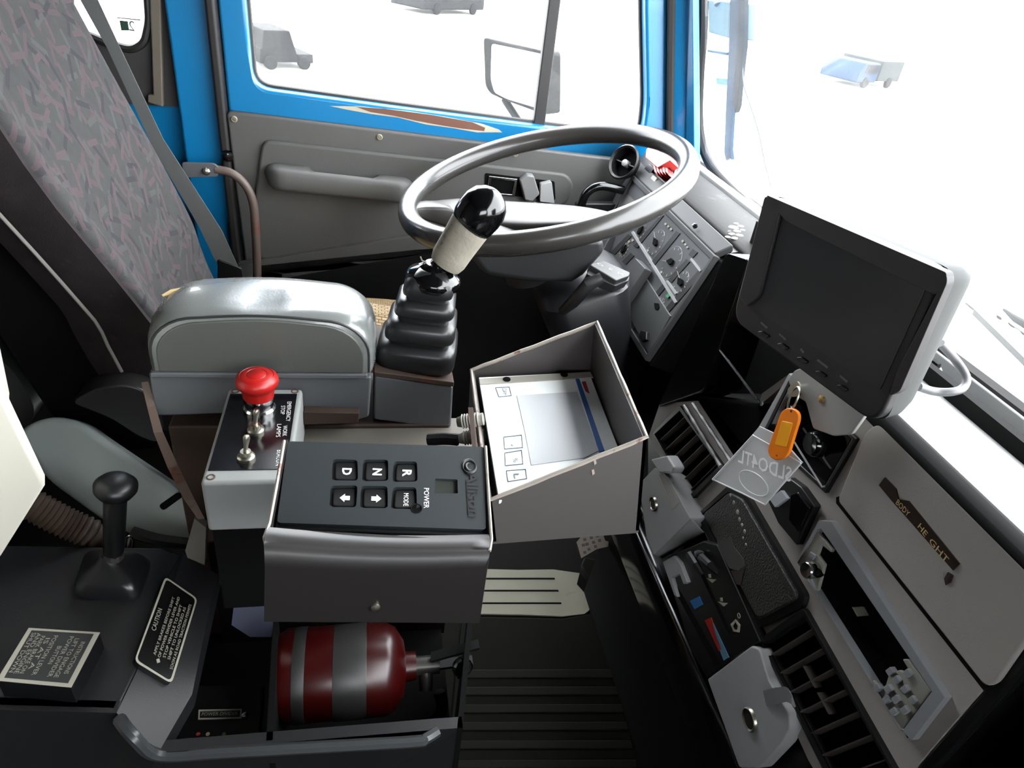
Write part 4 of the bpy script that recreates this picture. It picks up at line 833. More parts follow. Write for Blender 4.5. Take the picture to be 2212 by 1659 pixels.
ob('far_section', J(bx(.46, .64, -.9, .18, .42, .866)), BLACK, dash, bev=.01)
ob('top_edge', loft([[V((.455, y, .862)), V((.454, y, .870)), V((.457, y, .875)), V((.468, y, .878)), V((.474, y, .876)), V((.474, y, .862))] for y in (.15, .3, .45, .60)]), DARK, dash, sm=True, ang=50)
ob('top_shelf', prism([V((.473, .15, .877)), V((.473, .76, .877)), V((.63, .76, .835)), V((.63, .15, .835))], V((0, 0, -.008))), mat('pale worn shelf', (168, 168, 166), .35, var=.15, vs=20, bump=.08, bs=200), dash, bev=.002)
ob('side_post', loft([[p + V((d, 0, 0)) for p in rr([oX(x0, y0, .452), oX(x1, y1, .452), oX(x2, y2, .452), oX(x3, y3, .452)], .01)] for d, (x0, y0, x1, y1, x2, y2, x3, y3) in ((0, (1568, 545, 1618, 560, 1520, 845, 1420, 880)), (.05, (1568, 545, 1622, 556, 1530, 845, 1420, 880)))]), GLOSSB, dash, bev=.012, seg=4)
# open compartment beside the post
ob('compartment_floor', prism([oX(1470, 850, .47), oX(1640, 872, .47), oX(1640, 872, .47) + V((.14, 0, .0)), oX(1470, 850, .47) + V((.14, 0, 0))], V((0, 0, -.004))), DARK, dash)
ob('compartment_back', bx(.615, .62, .56, 1.0, .35, .86), DARK, dash)
ob('metal_strip', tube([oX(1556, 757, .455), oX(1638, 866, .455), oX(1644, 872, .453)], [.0016, .0019, .003], 8), CHROME, dash, sm=True)
ob('compartment_edge', slab(FA, [(1640, 872), (1650, 868), (1712, 815), (1704, 808), (1646, 850)], .001, -.05), BROWN, dash)
ob('fascia_edge', slab(FA, [(1636, 926), (1704, 806), (1718, 818), (1655, 936)], .003, -.004), SILV, dash, bev=.001)
# glovebox
gb = [(1868, 932), (1898, 912), (2060, 1074), (2222, 1236), (2280, 1290), (2150, 1477), (2126, 1484), (1811, 1086), (1810, 1074)]
lid = ob('glovebox_lid', slab(FA, gb, .006, 0, r=.008), FASC, dash, bev=.003, seg=3)
ob('lid_gap', slab(FA, [(1806, 1074), (1813, 1072), (2128, 1479), (2148, 1473), (2150, 1481), (2124, 1491), (1806, 1087)], .0012, -.001), DARK, dash)
LB = [(1911, 1033), (1922, 1042), (1932, 1056), (1938, 1075), (1962, 1080), (1975, 1098), (2066, 1214), (2054, 1230), (2040, 1219), (1958, 1118), (1924, 1080), (1898, 1047)]
lt = ob('label_tape', slab(FA, [(1911, 1031), (1935, 1056), (1940, 1078), (1962, 1082), (2072, 1218), (2058, 1232), (1958, 1118), (1925, 1081), (1898, 1048)], .0072, .005), mat('brown tape', (44, 30, 18), .4), lid)
for a_, b_, w_ in (((1938, 1083), (1964, 1112), 'BODY'), ((1986, 1134), (2002, 1156), 'HE'), ((2010, 1166), (2048, 1212), 'GHT')):
    text_px('lettering', w_, FA, a_, b_, .0078, GOLD, lt, h=.0073)
ob('tape_scrap', slab(FA, [(2047, 1236), (2058, 1243), (2052, 1258), (2042, 1264), (2039, 1250)], .0072, .005), mat('tape scrap', (58, 40, 36), .5), lid)
# lower panels of the dash
LP = Pl((.447, 0, 0), (0, -1, 0), (0, 0, 1))
ob('lower_rail', loft([srect(V((.478, y, .325)), V((1, 0, 0)), V((0, 0, 1)), .035, .05, 20, 4) for y in (.28, .5, .7, .88)]), GLOSSB, dash, sm=True)
ob('kick_panel', prism([V((.47, .2, 0)), V((.47, .98, 0)), V((.50, .98, .34)), V((.50, .2, .34))], V((.01, 0, 0))), DARK, dash)
ob('knee_panel', slab(FA, [(1380, 1150), (1400, 1060), (1400, 946), (1507, 1118), (1636, 1400), (1745, 1640), (1790, 1740), (1640, 1740), (1530, 1470), (1440, 1240)], -.012, -.03), BLACK, dash)
# louvre air vents
def vent(pts, label, nsl, cross=None, frame=None):
    c = sum((FA.p(x, y) for x, y in pts), V((0, 0, 0))) / 4
    v = thing('air_vent', label, 'air vent', c, 'louvred air vents in the dash')
    m = [sum(p[0] for p in pts) / 4, sum(p[1] for p in pts) / 4]
    P = FA.q(pts); cen = sum(P, V((0, 0, 0))) / 4
    big = [p + (p - cen).normalized() * .009 for p in P]
    ob('frame', plate(rr([p + V((-.006, 0, 0)) for p in big], .006), [[p + V((-.006, 0, 0)) for p in P]], V((.016, 0, 0))), BLACK, v, bev=.002)
    ob('duct', loft([[p + V((d, 0, 0)) for p in P] for d in (-.002, .05)], caps=False), DARK, v)
    ob('duct_back', prism([p + V((.05, 0, 0)) for p in P], V((.002, 0, 0))), DARK, v)
    for k in range(nsl):
        t = (k + .6) / nsl
        a, b = P[0].lerp(P[3], t), P[1].lerp(P[2], t)
        d = (P[3] - P[0]).normalized()
        ob('slat', prism([a + V((-.002, 0, 0)), b + V((-.002, 0, 0)), b + V((.008, 0, 0)) + d * .002, a + V((.008, 0, 0)) + d * .002], d * .0014), BROWN, v)
    if cross:
        for s0, s1 in cross:
            a, b = P[0].lerp(P[1], .5).lerp(P[3].lerp(P[2], .5), s0), P[0].lerp(P[1], .5).lerp(P[3].lerp(P[2], .5), s1)
            ob('thumb_wheel', prism([a + V((-.004, .0015, 0)), b + V((-.004, .0015, 0)), b + V((-.004, -.0015, 0)), a + V((-.004, -.0015, 0))], V((.01, 0, 0))), BROWN, v)
    return v
# order: far-low, far-high, near-high, near-low so slats run across the short side
va = vent([vent1[0], vent1[1], vent1[2], vent1[3]], 'louvred air vent with peeling chrome edge nearest the steel hood box', 6)
for a, b in (((1478, 876), (1557, 1008)), ((1496, 872), (1578, 997))):
    ob('peeling_strip', tube([FA.p(a[0] + (b[0] - a[0]) * k / 12, a[1] + (b[1] - a[1]) * k / 12, .0065 + .0006 * math.sin(k * 3.3)) for k in range(13)], [.0026 + .0008 * math.sin(k * 2.3) for k in range(13)], 6), mat('peeled chrome', (120, 120, 118), .4, .2, var=.4, vs=120), va, sm=True)
vent(vent2, 'louvred air vent beside the radio slot and lower lighter socket', 7, ((.28, .42), (.47, .6)))
# ashtray lid
at = thing('ashtray', 'padded black leather-grain ashtray lid torn along one edge, between the air vents', 'ashtray', FA.p(1615, 1200))
ob('frame', ring(FA, [(1505, 1112), (1573, 1048), (1612, 1068), (1740, 1288), (1733, 1312), (1640, 1356), (1618, 1342)], [(1516, 1110), (1573, 1062), (1604, 1078), (1722, 1284), (1718, 1298), (1640, 1338), (1628, 1330)], .006, -.008, ro=.006, ri=.005), BLACK, at, bev=.002)
LEA = mat('grained leather', (58, 56, 54), .36, var=.12, bump=.7, bs=420)
ob('lid', slab(FA, [(1518, 1111), (1573, 1064), (1602, 1079), (1719, 1283), (1714, 1297), (1642, 1335), (1631, 1329)], .010, -.004, r=.006), LEA, at, bev=.005, seg=3)
ob('torn_edge', J(*[lathe([(r, 0), (r * .7, .0012), (.0002, .0016)], FA.p(x, y, .0098), FA.n, 9) for x, y, r in ((1578, 1070, .0022), (1586, 1086, .003), (1594, 1106, .0036), (1598, 1122, .003), (1604, 1134, .0026), (1609, 1148, .003), (1606, 1162, .002), (1612, 1176, .0018))]), mat('bare torn foam', (176, 174, 168), .5), at, sm=True)
ob('worn_patch', slab(FA, [(1548, 1170), (1578, 1160), (1584, 1180), (1606, 1208), (1608, 1222), (1596, 1232), (1576, 1228), (1562, 1204)], .0108, .009), mat('worn leather', (92, 90, 88), .45), at)
ob('hole', slab(FA, [(1578, 1232), (1594, 1234), (1608, 1226), (1600, 1264), (1590, 1262)], .0108, .009), mat('torn backing', (48, 34, 32), .9), at)
# switch slot with two knobs
ss = thing('switch_panel', 'black recessed switch slot with two round knobs behind the key tag', 'switch panel', FA.p(1750, 940))
ob('frame', ring(FA, [(1706, 814), (1850, 948), (1782, 1066), (1644, 938)], swr, .004, -.004), BLACK, ss, bev=.0012)
ob('recess', loft([[p + V((d, 0, 0)) for p in FA.q(swr)] for d in (-.001, .03)], caps=False), DARK, ss)
ob('recess_back', prism([p + V((.03, 0, 0)) for p in FA.q(swr)], V((.003, 0, 0))), BLACK, ss)
ob('bright_edge', tube([FA.p(*p, .004) for p in ((1716, 955), (1776, 1052), (1782, 1050))], .0011, 6), SILV, ss)
ob('slot_lip', tube([FA.p(*p, -.004) for p in ((1735, 925), (1795, 1012))], .001, 6), SILV, ss)
for x, y, r in ((1733, 898, .0125), (1778, 958, .014)):
    ob('knob', lathe([(r * .7, -.02), (r * .85, -.004), (r, .0), (r, .012), (r * .8, .016), (r * .6, .0155), (.0005, .0145)], FA.p(x, y, .0), FA.n, 24), GLOSSB, ss, sm=True, ang=50)
# rocker switch
rk = thing('rocker_switch', 'black rocker switch with white square key on the fascia below the key tag', 'switch', FA.p(1712, 1105))
ob('body', slab(FA, [(1702, 1031), (1730, 1052), (1759, 1093), (1720, 1178), (1680, 1130), (1658, 1082)], .008, -.01, r=.002), BLACK, rk, bev=.003)
ob('white_key', slab(FA, [(1661, 1077), (1687, 1059), (1700, 1077), (1674, 1096)], .012, .006, r=.001), mat('white key', (206, 212, 216), .4), rk, bev=.001)
ob('rocker', slab(FA, [(1706, 1068), (1722, 1062), (1748, 1096), (1722, 1150), (1702, 1124)], .0105, .006), GLOSSB, rk, bev=.002)
# radio
rd = thing('car_radio', 'silver car radio frame with its display front missing', 'radio', FA.p(1880, 1360))
RS = mat('radio silver', (150, 152, 154), .34, .3, raw=True, var=.06)
RSH = mat('radio panel', (140, 138, 130), .5, raw=True, var=.06)
RX = lambda a, b: (1720 + a * .3015, 1120 + b * .3015)
def rx(l): return [RX(*p) for p in l]
ro_ = rx([(0, 312), (160, 14), (248, 20), (1062, 1282), (826, 1590), (758, 1528)]); ri_ = rx([(8, 318), (148, 78), (176, 74), (238, 160), (972, 1238), (766, 1514), (748, 1508)])
ob('frame', ring(FA, ro_, ri_, .007, -.002), RS, rd, bev=.0015)
ob('cavity', prism([p + V((.028, 0, 0)) for p in FA.q(radio)], V((.003, 0, 0))), DARK, rd)
ob('cavity_side', loft([[p + V((d, 0, 0)) for p in FA.q(radio)] for d in (-.001, .028)], caps=False), DARK, rd)
ob('knob_panel', slab(FA, rx([(14, 312), (112, 92), (128, 70), (258, 226), (248, 244), (176, 186), (150, 260), (200, 330), (150, 520), (110, 480)]), .005, .001), RSH, rd, bev=.001)
ob('volume_knob', lathe([(.0085, -.006), (.009, .004), (.0088, .012), (.0075, .0135), (.0003, .0128)], FA.p(*RX(140, 370), .006), (FA.n + V((0, -.05, .15))), 24), CHROME, rd, sm=True, ang=45)
for q in ([(96, 236), (136, 262), (112, 306), (74, 282)], [(70, 390), (96, 410), (140, 520), (110, 486)]): ob('side_button', slab(FA, rx(q), .007, .003), RS, rd, bev=.001)
ob('key_panel', slab(FA, rx([(758, 1008), (800, 1010), (968, 1240), (766, 1508), (744, 1502), (528, 1172), (548, 1158), (600, 1226), (640, 1190), (660, 1120), (735, 1085), (790, 1120), (806, 1090)]), .005, .001), RSH, rd, bev=.001)
for (a, b) in ((664, 1096), (708, 1156), (770, 1222), (822, 1300), (652, 1220), (706, 1296), (768, 1372), (570, 1214), (640, 1296), (690, 1382), (786, 1108)):
    ob('key', slab(FA, rx([(a - 30, b - 6), (a + 6, b - 34), (a + 32, b + 8), (a - 4, b + 36)]), .0085, .003, r=.001), RS, rd, bev=.001)
ob('slot_lip', tube([FA.p(*RX(230, 580), -.012), FA.p(*RX(540, 1070), -.012)], .0012, 6), BROWN, rd)
ob('white_tick', slab(FA, rx([(398, 636), (412, 640), (446, 700), (436, 702)]), -.016, -.03), DIMW, rd)
# lighter sockets
def socket(label, poly, hole, r, h, extra):
    t = thing('lighter_socket', label, 'lighter socket', LP.p(*hole), 'lighter socket panels under the dash')
    ob('panel', slab(LP, poly, h, -.016, r=.004), SILV, t, bev=.003)
    c = LP.p(*hole, h); n_ = LP.n
    so = ob('socket', lathe([(r, -.002), (r, .003), (r * .9, .0042), (r * .78, .003), (r * .76, -.03)], c, n_, 28), STEEL, t, sm=True, ang=50)
    ob('socket_bore', lathe([(r * .77, .002), (r * .74, .0004), (.0004, .0003)], c + n_ * .0006, n_, 24), mat('bore', (26, 18, 14), .7), so)
    return t
s1 = socket('pale grey lighter socket housing with small data plate beside the steel hood', [(1380, 1046), (1414, 1010), (1442, 1030), (1492, 1122), (1412, 1200), (1396, 1160)], (1414, 1088), .0115, .014, 0)
ob('housing_foot', prism(LP.q([(1492, 1122), (1412, 1200)], .014) + LP.q([(1432, 1206), (1518, 1152)], -.012), V((.004, .002, 0))), SILV, s1, bev=.001)
ob('data_plate', ring(LP, [(1420, 1028), (1433, 1020), (1466, 1086), (1451, 1102)], [(1423, 1029), (1432, 1024), (1463, 1086), (1452, 1097)], .0148, .0135), DIMW, s1)
for k in range(2): text_px('lettering', 'MAX 10 A  24 V' if k else 'SOCKET 24 VOLT', LP, (1427 + 4.5 * k, 1031 - 3 * k), (1454 + 4.5 * k, 1092 - 6 * k), .0028, DIMW, s1, h=.0142)
ob('clip', slab(LP, [(1404, 992), (1440, 984), (1456, 1010), (1450, 1022), (1424, 1022)], .024, .006), SILV, s1, bev=.003)
s2 = socket('dull grey lower lighter socket panel with curled silver tape beside the second vent', [(1527, 1467), (1622, 1395), (1640, 1402), (1660, 1470), (1704, 1540), (1706, 1572), (1690, 1606), (1640, 1659), (1596, 1659)], (1622, 1554), .0138, .002, 0)
tp_ = [LP.p(x, y, h) for x, y, h in ((1648, 1492, .004), (1670, 1486, .007), (1694, 1483, .009), (1702, 1487, .0095), (1710, 1502, .009), (1718, 1526, .006))]
tb_ = [LP.p(x, y, h) for x, y, h in ((1656, 1526, .004), (1674, 1522, .007), (1698, 1516, .009), (1704, 1518, .0095), (1710, 1522, .009), (1716, 1528, .006))]
ob('silver_tape', loft([[a, b, b + V((.0008, 0, 0)), a + V((.0008, 0, 0))] for a, b in zip(tp_, tb_)]), mat('silver tape', (176, 178, 180), .3, .3), s2, sm=True)
# heater controls
HPn = Pl((.452, 0, 0), (0, -1, 0), (0, 0, 1))
hc_ = thing('heater_control', 'dark heater control panel with blue square and red and blue wedge symbol', 'control panel', HPn.p(1540, 1320))
ob('panel', slab(HPn, [(1432, 1208), (1470, 1190), (1520, 1168), (1548, 1176), (1642, 1386), (1622, 1396), (1526, 1466), (1490, 1400)], .004, -.01), BLACK, hc_, bev=.002)
ob('grey_cover', slab(HPn, [(1431, 1214), (1455, 1200), (1468, 1216), (1484, 1258), (1476, 1262), (1468, 1240), (1450, 1248), (1462, 1290), (1456, 1286)], .010, .002), SILV, hc_, bev=.001)
ob('slider_slot', slab(HPn, [(1512, 1240), (1517, 1236), (1580, 1368), (1574, 1372)], .0046, .003), DARK, hc_)
ob('slider_slot', slab(HPn, [(1450, 1262), (1458, 1258), (1560, 1440), (1548, 1446)], .0046, .003), DARK, hc_)
ob('blue_symbol', slab(HPn, [(1490, 1298), (1510, 1288), (1518, 1306), (1500, 1316)], .005, .003), mat('blue symbol', (44, 128, 204), .5), hc_)
ob('red_wedge', slab(HPn, [(1522, 1340), (1536, 1334), (1558, 1402), (1553, 1408)], .005, .003), mat('red symbol', (196, 36, 24), .5), hc_)
ob('blue_wedge', slab(HPn, [(1539, 1344), (1574, 1420), (1563, 1427), (1552, 1398)], .005, .003), mat('pale blue symbol', (110, 168, 196), .5), hc_)
for x, y in ((1535, 1252), (1560, 1303)):
    ob('seat_symbol', J(slab(HPn, [(x - 9, y - 3), (x - 1, y - 1), (x + 11, y), (x + 3, y + 7)], .005, .003), slab(HPn, [(x - 5, y - 12), (x - 1, y - 12), (x, y - 4), (x - 4, y - 4)], .005, .003)), DIMW, hc_)
ob('screen_symbol', ring(HPn, [(1578, 1348), (1588, 1338), (1598, 1350), (1596, 1366), (1584, 1364)], [(1582, 1352), (1588, 1343), (1594, 1352), (1592, 1361), (1586, 1360)], .005, .003), DIMW, hc_)
ob('fan_symbol', tube([HPn.p(1596, 1330, .005) + HPn.u * .003 * math.cos(a) + HPn.v * .003 * math.sin(a) for a in [k * .524 for k in range(12)]], .0005, 5, True), DIMW, hc_)
for a_, b_ in (((1490, 1198), (1516, 1240)), ((1516, 1204), (1552, 1238))):
    ob('slider_lever', tube([HPn.p(a_[0], a_[1], .016), HPn.p((a_[0] + b_[0]) / 2, (a_[1] + b_[1]) / 2, .017), HPn.p(*b_, .01)], [.006, .0055, .004], 8), BLACK, hc_, sm=True)
ob('loose_bulb', lathe([(.004, 0), (.0055, .006), (.004, .011), (.0004, .0125)], HPn.p(1518, 1196, .006), HPn.n, 14), mat('grey bulb cover', (120, 126, 130), .2), hc_, sm=True)
# ================================================================ MONITOR
MC = V((.3665, .468, .974)); MU = V((.215, -.976, .022)); MV = V((-.02, .018, .999))
MP = Pl(MC, MU, MV)
mo = thing('reversing_monitor', 'dark flat reversing monitor with sun hood and pale back shell', 'monitor', MC - V((0, 0, .07)))
oq = [(1651, 418), (2046, 588), (1890, 922), (1580, 690)]
iq_ = [(1697, 478), (2008, 628), (1884, 838), (1618, 652)]
sq_ = [(1692, 488), (2000, 640), (1902, 838), (1620, 658)]
XM = lambda a, b: (1540 + a * 672 / 2212, 400 + b * 672 / 2212)
body = [MP.p(1651, 418), MP.p(2047, 588), MP.p(1892, 922), MP.p(1580, 690)]
ob('front_case', prism(rr(body, .018, 6), MP.n * -.012), mat('monitor case', (36, 34, 35), .5), mo, bev=.003)
ob('screen', slab(MP, [XM(*p) for p in [(498, 215), (1530, 700), (1190, 1450), (255, 860)]], .0006, -.004), SCREEN, mo)
def mq_(l): return [XM(*p) for p in l]
MH = mat('hood dark', (42, 37, 38), .55)
ob('sun_hood', slab(MP, [(1653, 420), (2045, 589), (2043, 606), (2022, 640), (1700, 480), (1690, 470)], .0035, -.004, r=.004), MH, mo, bev=.0012)
ob('hood_side', slab(MP, [(1651, 422), (1690, 436), (1640, 640), (1612, 664), (1596, 640)], .0035, -.004, r=.004), MH, mo, bev=.0012)
ob('hood_side', slab(MP, [(2044, 592), (2046, 610), (1944, 845), (1920, 856), (1938, 800), (2020, 640)], .0035, -.004, r=.003), MH, mo, bev=.0012)
bs = []
for d, k in ((-.014, .995), (-.030, .985), (-.044, .93)):
    c_ = sum(body, V((0, 0, 0))) / 4
    bs.append(rr([c_ + (p - c_) * k + MP.n * (d + .004) for p in body], .012, 5))
ob('back_shell', loft(bs), SHELLW, mo, sm=True, ang=40)
for (x, y) in ((1648, 722), (1690, 748), (1732, 778), (1772, 808), (1818, 838)):
    ob('button', slab(MP, [(x - 13, y - 6), (x - 2, y - 7), (x + 13, y + 4), (x + 6, y + 9), (x - 8, y + 2)], .0022, -.006, r=.002), GLOSSB, mo, bev=.0008)
for (x, y, w_) in ((1650, 704, 8), (1690, 729, 8), (1732, 759, 4), (1776, 787, 12), (1822, 820, 9)):
    ob('button_mark', slab(MP, [(x - w_, y - w_ * .5 - 2), (x - w_ + 2, y - w_ * .5 - 5), (x + w_, y + w_ * .6 - 2), (x + w_ - 2, y + w_ * .6 + 2)], .0006, -.002), mat('faint mark', (104, 108, 112), .6), mo)
mb = thing('monitor_bracket', 'pale metal bracket holding the monitor to the fascia', 'bracket', (.44, .5, .86))
MB = Pl((.43, 0, 0), (0, -1, 0), (0, 0, 1))
BRM = mat('bracket alloy', (176, 176, 172), .4, .2)
ob('plate', slab(MB, [(1702, 820), (1716, 800), (1745, 790), (1880, 880), (1838, 938), (1800, 942), (1756, 926), (1740, 868), (1712, 852)], 0, -.004, r=.003), BRM, mb, bev=.001)
ob('arm', prism([V((.40, .50, .90)), V((.40, .47, .90)), V((.50, .47, .885)), V((.50, .50, .885))], V((0, 0, -.006))), BRM, mb)
ob('screw', lathe([(.004, 0), (.004, .002), (.001, .003)], MB.p(1776, 862), MB.n, 10), mat('brass screw', (170, 140, 90), .4, .6), mb)
# keys
KT = Pl((.408, .55, .76), (.1, -1, 0), (.08, 0, 1))
kr_ = thing('key_ring', 'steel key ring with one key hanging from the switch slot', 'key ring', KT.p(1716, 860))
rc = KT.p(1714, 862, 0)
ob('ring', tube([rc + KT.u * .0078 * math.cos(a) + KT.v * .0135 * math.sin(a) + KT.n * .003 * math.cos(a) for a in [k * 2 * math.pi / 28 for k in range(28)]], .0011, 8, True), STEEL, kr_, sm=True)
ob('key', J(slab(KT, [(1702, 838), (1722, 822), (1730, 838), (1728, 854), (1710, 858), (1700, 850)], -.002, -.004, r=.003), cyl(KT.p(1716, 838, -.004), KT.p(1718, 836, -.035), .004, 10)), STEEL, kr_)
og = thing('orange_key_tag', 'orange plastic key tag on the key ring', 'key tag', KT.p(1690, 960))
KT2 = Pl(KT.o + KT.n * .004, KT.u, KT.v)
oc = [(1686, 890), (1698, 881), (1713, 882), (1724, 892), (1725, 906), (1703, 978), (1692, 991), (1676, 995), (1663, 988), (1657, 975), (1660, 962)]
ob('tag', slab(KT2, oc, .002, -.002, r=.004), ORANGE, og, bev=.0012, seg=3)
ob('window', slab(KT2, [(1688, 909), (1712, 914), (1697, 966), (1673, 960)], .0026, .0015, r=.002), AMBER, og, bev=.0004)
for x, y, r in ((1709, 888, .0016), (1678, 984, .0011)): ob('eyelet', lathe([(r, 0), (r * .8, .0004), (.0002, .0004)], KT2.p(x, y, .002), KT2.n, 10), mat('eyelet brown', (120, 50, 14), .6), og)
CLP = bpy.data.materials.new('clear plastic'); CLP.use_nodes = True
_n = CLP.node_tree.nodes; _l = CLP.node_tree.links; _b = _n['Principled BSDF']; _b.inputs['Base Color'].default_value = lin((226, 228, 228)); _b.inputs['Roughness'].default_value = .3; _b.inputs['Alpha'].default_value = .55
CL2 = CLP.copy(); CL2.name = 'clear plastic edge'; CL2.node_tree.nodes['Principled BSDF'].inputs['Alpha'].default_value = .7
pt = thing('clear_key_tag', 'clear plastic key holder with mirrored white handwriting below the orange tag', 'key tag', KT.p(1630, 1010))
pq = [(1538, 1034), (1626, 938), (1640, 921), (1680, 940), (1731, 999), (1700, 1030), (1652, 1090), (1600, 1062)]
ob('holder', slab(KT, pq, .001, -.001), CLP, pt)
ob('rim', J(tube(KT.q([(1540, 1036), (1628, 940)], .001), .0014, 6), tube(KT.q([(1540, 1036), (1600, 1064), (1652, 1090), (1730, 1001)], .001), .0010, 6), tube(KT.q([(1626, 940), (1672, 966), (1730, 1000)], .001), .0007, 6)), CL2, pt, sm=True)
ob('thumb_cutout', tube([KT.p(1628 + 31 * math.cos(a) + 6 * math.sin(a), 1044 + 26 * math.sin(a) + 10 * math.cos(a), .0012) for a in [k * 2 * math.pi / 24 for k in range(24)]], .0007, 6, True), CL2, pt, sm=True)
text_px('lettering', 'SLDO4TL', KT, (1596, 984), (1710, 1026), .021, mat('white marker', (252, 252, 250), .6, raw=True), pt, h=.0013, mirror=True, bold=.015)
# ================================================================ WINDSCREEN BASE, OUTSIDE
VZ = Pl((0, 0, .83), (1, 0, 0), (0, 1, 0))
dv = thing('defroster_vent', 'brown grey slotted defroster vent along the dash top behind the monitor', 'vent', (.655, .5, .83))
ob('body', prism(VZ.q([(1990, 812), (2010, 800), (2070, 850), (2136, 905), (2103, 930), (2050, 880)]), V((0, 0, -.02))), BROWN, dv, bev=.002)
ob('raised_block', slab(Pl((0, 0, .842), (1, 0, 0), (0, 1, 0)), [(2104, 928), (2136, 904), (2186, 938), (2212, 975), (2178, 1000), (2140, 965)], 0, -.03), BROWN, dv, bev=.003)
ob('end_block', prism(VZ.q([(2178, 992), (2212, 968), (2300, 1040), (2260, 1070)]), V((0, 0, -.02))), BROWN, dv, bev=.002)
for q in ([(2066, 872), (2070, 871), (2080, 885), (2076, 888)], [(2087, 895), (2092, 894), (2110, 910), (2106, 914)], [(2056, 884), (2060, 883), (2072, 894), (2068, 897)], [(2074, 902), (2079, 900), (2099, 918), (2094, 921)]): ob('slot', slab(VZ, q, .0012, -.001), DARK, dv)
tag(ob('paper_sheet', prism([p + V((0, 0, .004)) for p in VZ.q([(1950, 852), (2030, 800), (2038, 826), (1996, 858)])], V((0, 0, -.001))), mat('white paper', (226, 228, 232), .6)), 'white paper sheet lying on the dash shelf behind the monitor', 'paper')
tag(ob('monitor_cable', tube(smooth_path([oX(2032, 742, .56), oX(2062, 775, .58), oX(2086, 812, .585), oX(2082, 836, .58), oX(2060, 846, .565), oX(2020, 846, .55), oX(1985, 836, .53)]), .0042, 10), mat('grey cable', (84, 84, 86), .45), sm=True), 'grey cable looping from the monitor back to the dash shelf', 'cable')
tag(ob('thin_wire', tube(smooth_path([oZ(x, y, .838) for x, y in ((1978, 862), (1990, 866), (1996, 884), (1980, 905))]), .0009, 6), BLACK, sm=True), 'thin black wire curling on the dash shelf', 'wire')
# outside the windscreen
wi = thing('windscreen_wiper', 'upright blue grey wiper with dark blade outside the windscreen', 'wiper', oX(1566, 345, .84))
WI = Pl((.80, 1.4, .83), (0, -1, 0), (-.29, 0, 1))
PBL = mat('pale blue wiper paint', (16, 62, 92), .6, spec=.08); GRW = mat('wiper grey', (30, 31, 32), .7, spec=.08)
ob('blade_holder', slab(WI, [(1578, -60), (1598, -60), (1596, 90), (1585, 180), (1577, 325), (1580, 346), (1574, 340), (1568, 348), (1564, 330), (1569, 200), (1574, 100)], 0, -.008), PBL, wi, bev=.001)
ob('blade', slab(WI, [(1598, -60), (1608, -60), (1606, 100), (1598, 170), (1593, 230), (1588, 245), (1584, 225), (1591, 120)], .004, -.006), GRW, wi, bev=.001)
ob('clip', J(*[slab(WI, q, .002, -.004) for q in ([(1528, 108), (1570, 114), (1570, 120), (1528, 112)], [(1576, 170), (1586, 172), (1586, 178), (1576, 176)], [(1574, 218), (1586, 222), (1585, 230), (1574, 226)])]), PBL, wi)
ob('hose', tube(smooth_path([WI.p(1604, 120), WI.p(1606, 180), WI.p(1622, 230), WI.p(1640, 290), WI.p(1652, 350), WI.p(1668, 412)]), .0016, 6), mat('pale hose', (90, 94, 96), .5), wi, sm=True)
mb_ = thing('mirror_bracket', 'pale blue bracket block beyond the windscreen corner', 'bracket', oX(1560, 90, .95))
MX = Pl((.95, 1.6, 1), (0, -1, 0), (0, 0, 1))
ob('block', slab(MX, [(1529, 0), (1576, 4), (1572, 82), (1530, 70)], 0, -.08), mat('faded blue grey', (60, 84, 90), .7, spec=.1), mb_, bev=.004)
ob('lower_tab', slab(MX, [(1547, 168), (1568, 170), (1566, 184), (1548, 182)], 0, -.03), mat('tab blue', (60, 96, 120), .7, spec=.1), mb_)
ob('arm', tube([MX.p(1552, -200), MX.p(1552, 10)], .012, 8), mat('mirror arm', (60, 62, 64), .5), mb_)
cg = thing('cowl_grille', 'grey cowl panel with oval slots outside the windscreen base', 'grille', oZ(2150, 680, .74))
CG = Pl((0, 0, .74), (1, 0, 0), (0, 1, 0))
def ov(x, y, a, b, k=.55):
    return [(x + a * math.cos(t) - 0 * b, y + k * a * math.cos(t) + b * math.sin(t)) for t in [i * 2 * math.pi / 12 for i in range(12)]]
ob('panel', plate(CG.q([(2108, 648), (2240, 740), (2240, 800), (2105, 668)]), [CG.q(ov(2158, 686, 6, 4)), CG.q(ov(2186, 702, 9, 5)), CG.q(ov(2212, 720, 8, 5))], V((0, 0, -.01))), mat('cowl grey', (52, 53, 52), .5), cg)
ob('bonnet_edge', tube([CG.p(2088, 655, -.004), CG.p(2240, 775, -.004)], .003, 6), mat('cowl seam', (64, 64, 64), .5), cg)
ob('wiper_arm', tube([CG.p(2168, 668, .02), CG.p(2195, 690, .02), CG.p(2240, 715, .02)], [.002, .006, .008], 8), GRW, cg, sm=True)
# driver side mirror
dm = thing('door_mirror', 'grey framed driver door mirror seen through the side window', 'mirror', oY(1100, 230, 1.95))
DM = Pl((.36, 1.95, .9), (1, -1.3, 0), (0, 0, 1))
mq = [(1043, 80), (1180, 112), (1180, 250), (1092, 218), (1058, 203), (1047, 185)]
ob('arm', tube([DM.p(1090, 215, -.03), V((.45, 1.8, .72)), V((.5, 1.55, .66))], .01, 8), GRW, dm, sm=True)
ob('housing', slab(DM, mq, 0, -.06, r=.012), mat('mirror grey', (24, 24, 25), .6, spec=.1), dm, bev=.004)
ob('mirror_glass', slab(DM, [(1062, 94), (1176, 118), (1176, 238), (1096, 214), (1068, 200), (1060, 170)], .001, -.002, r=.01), mat('mirror glass', (230, 232, 234), .05, 1., var=.01), dm)
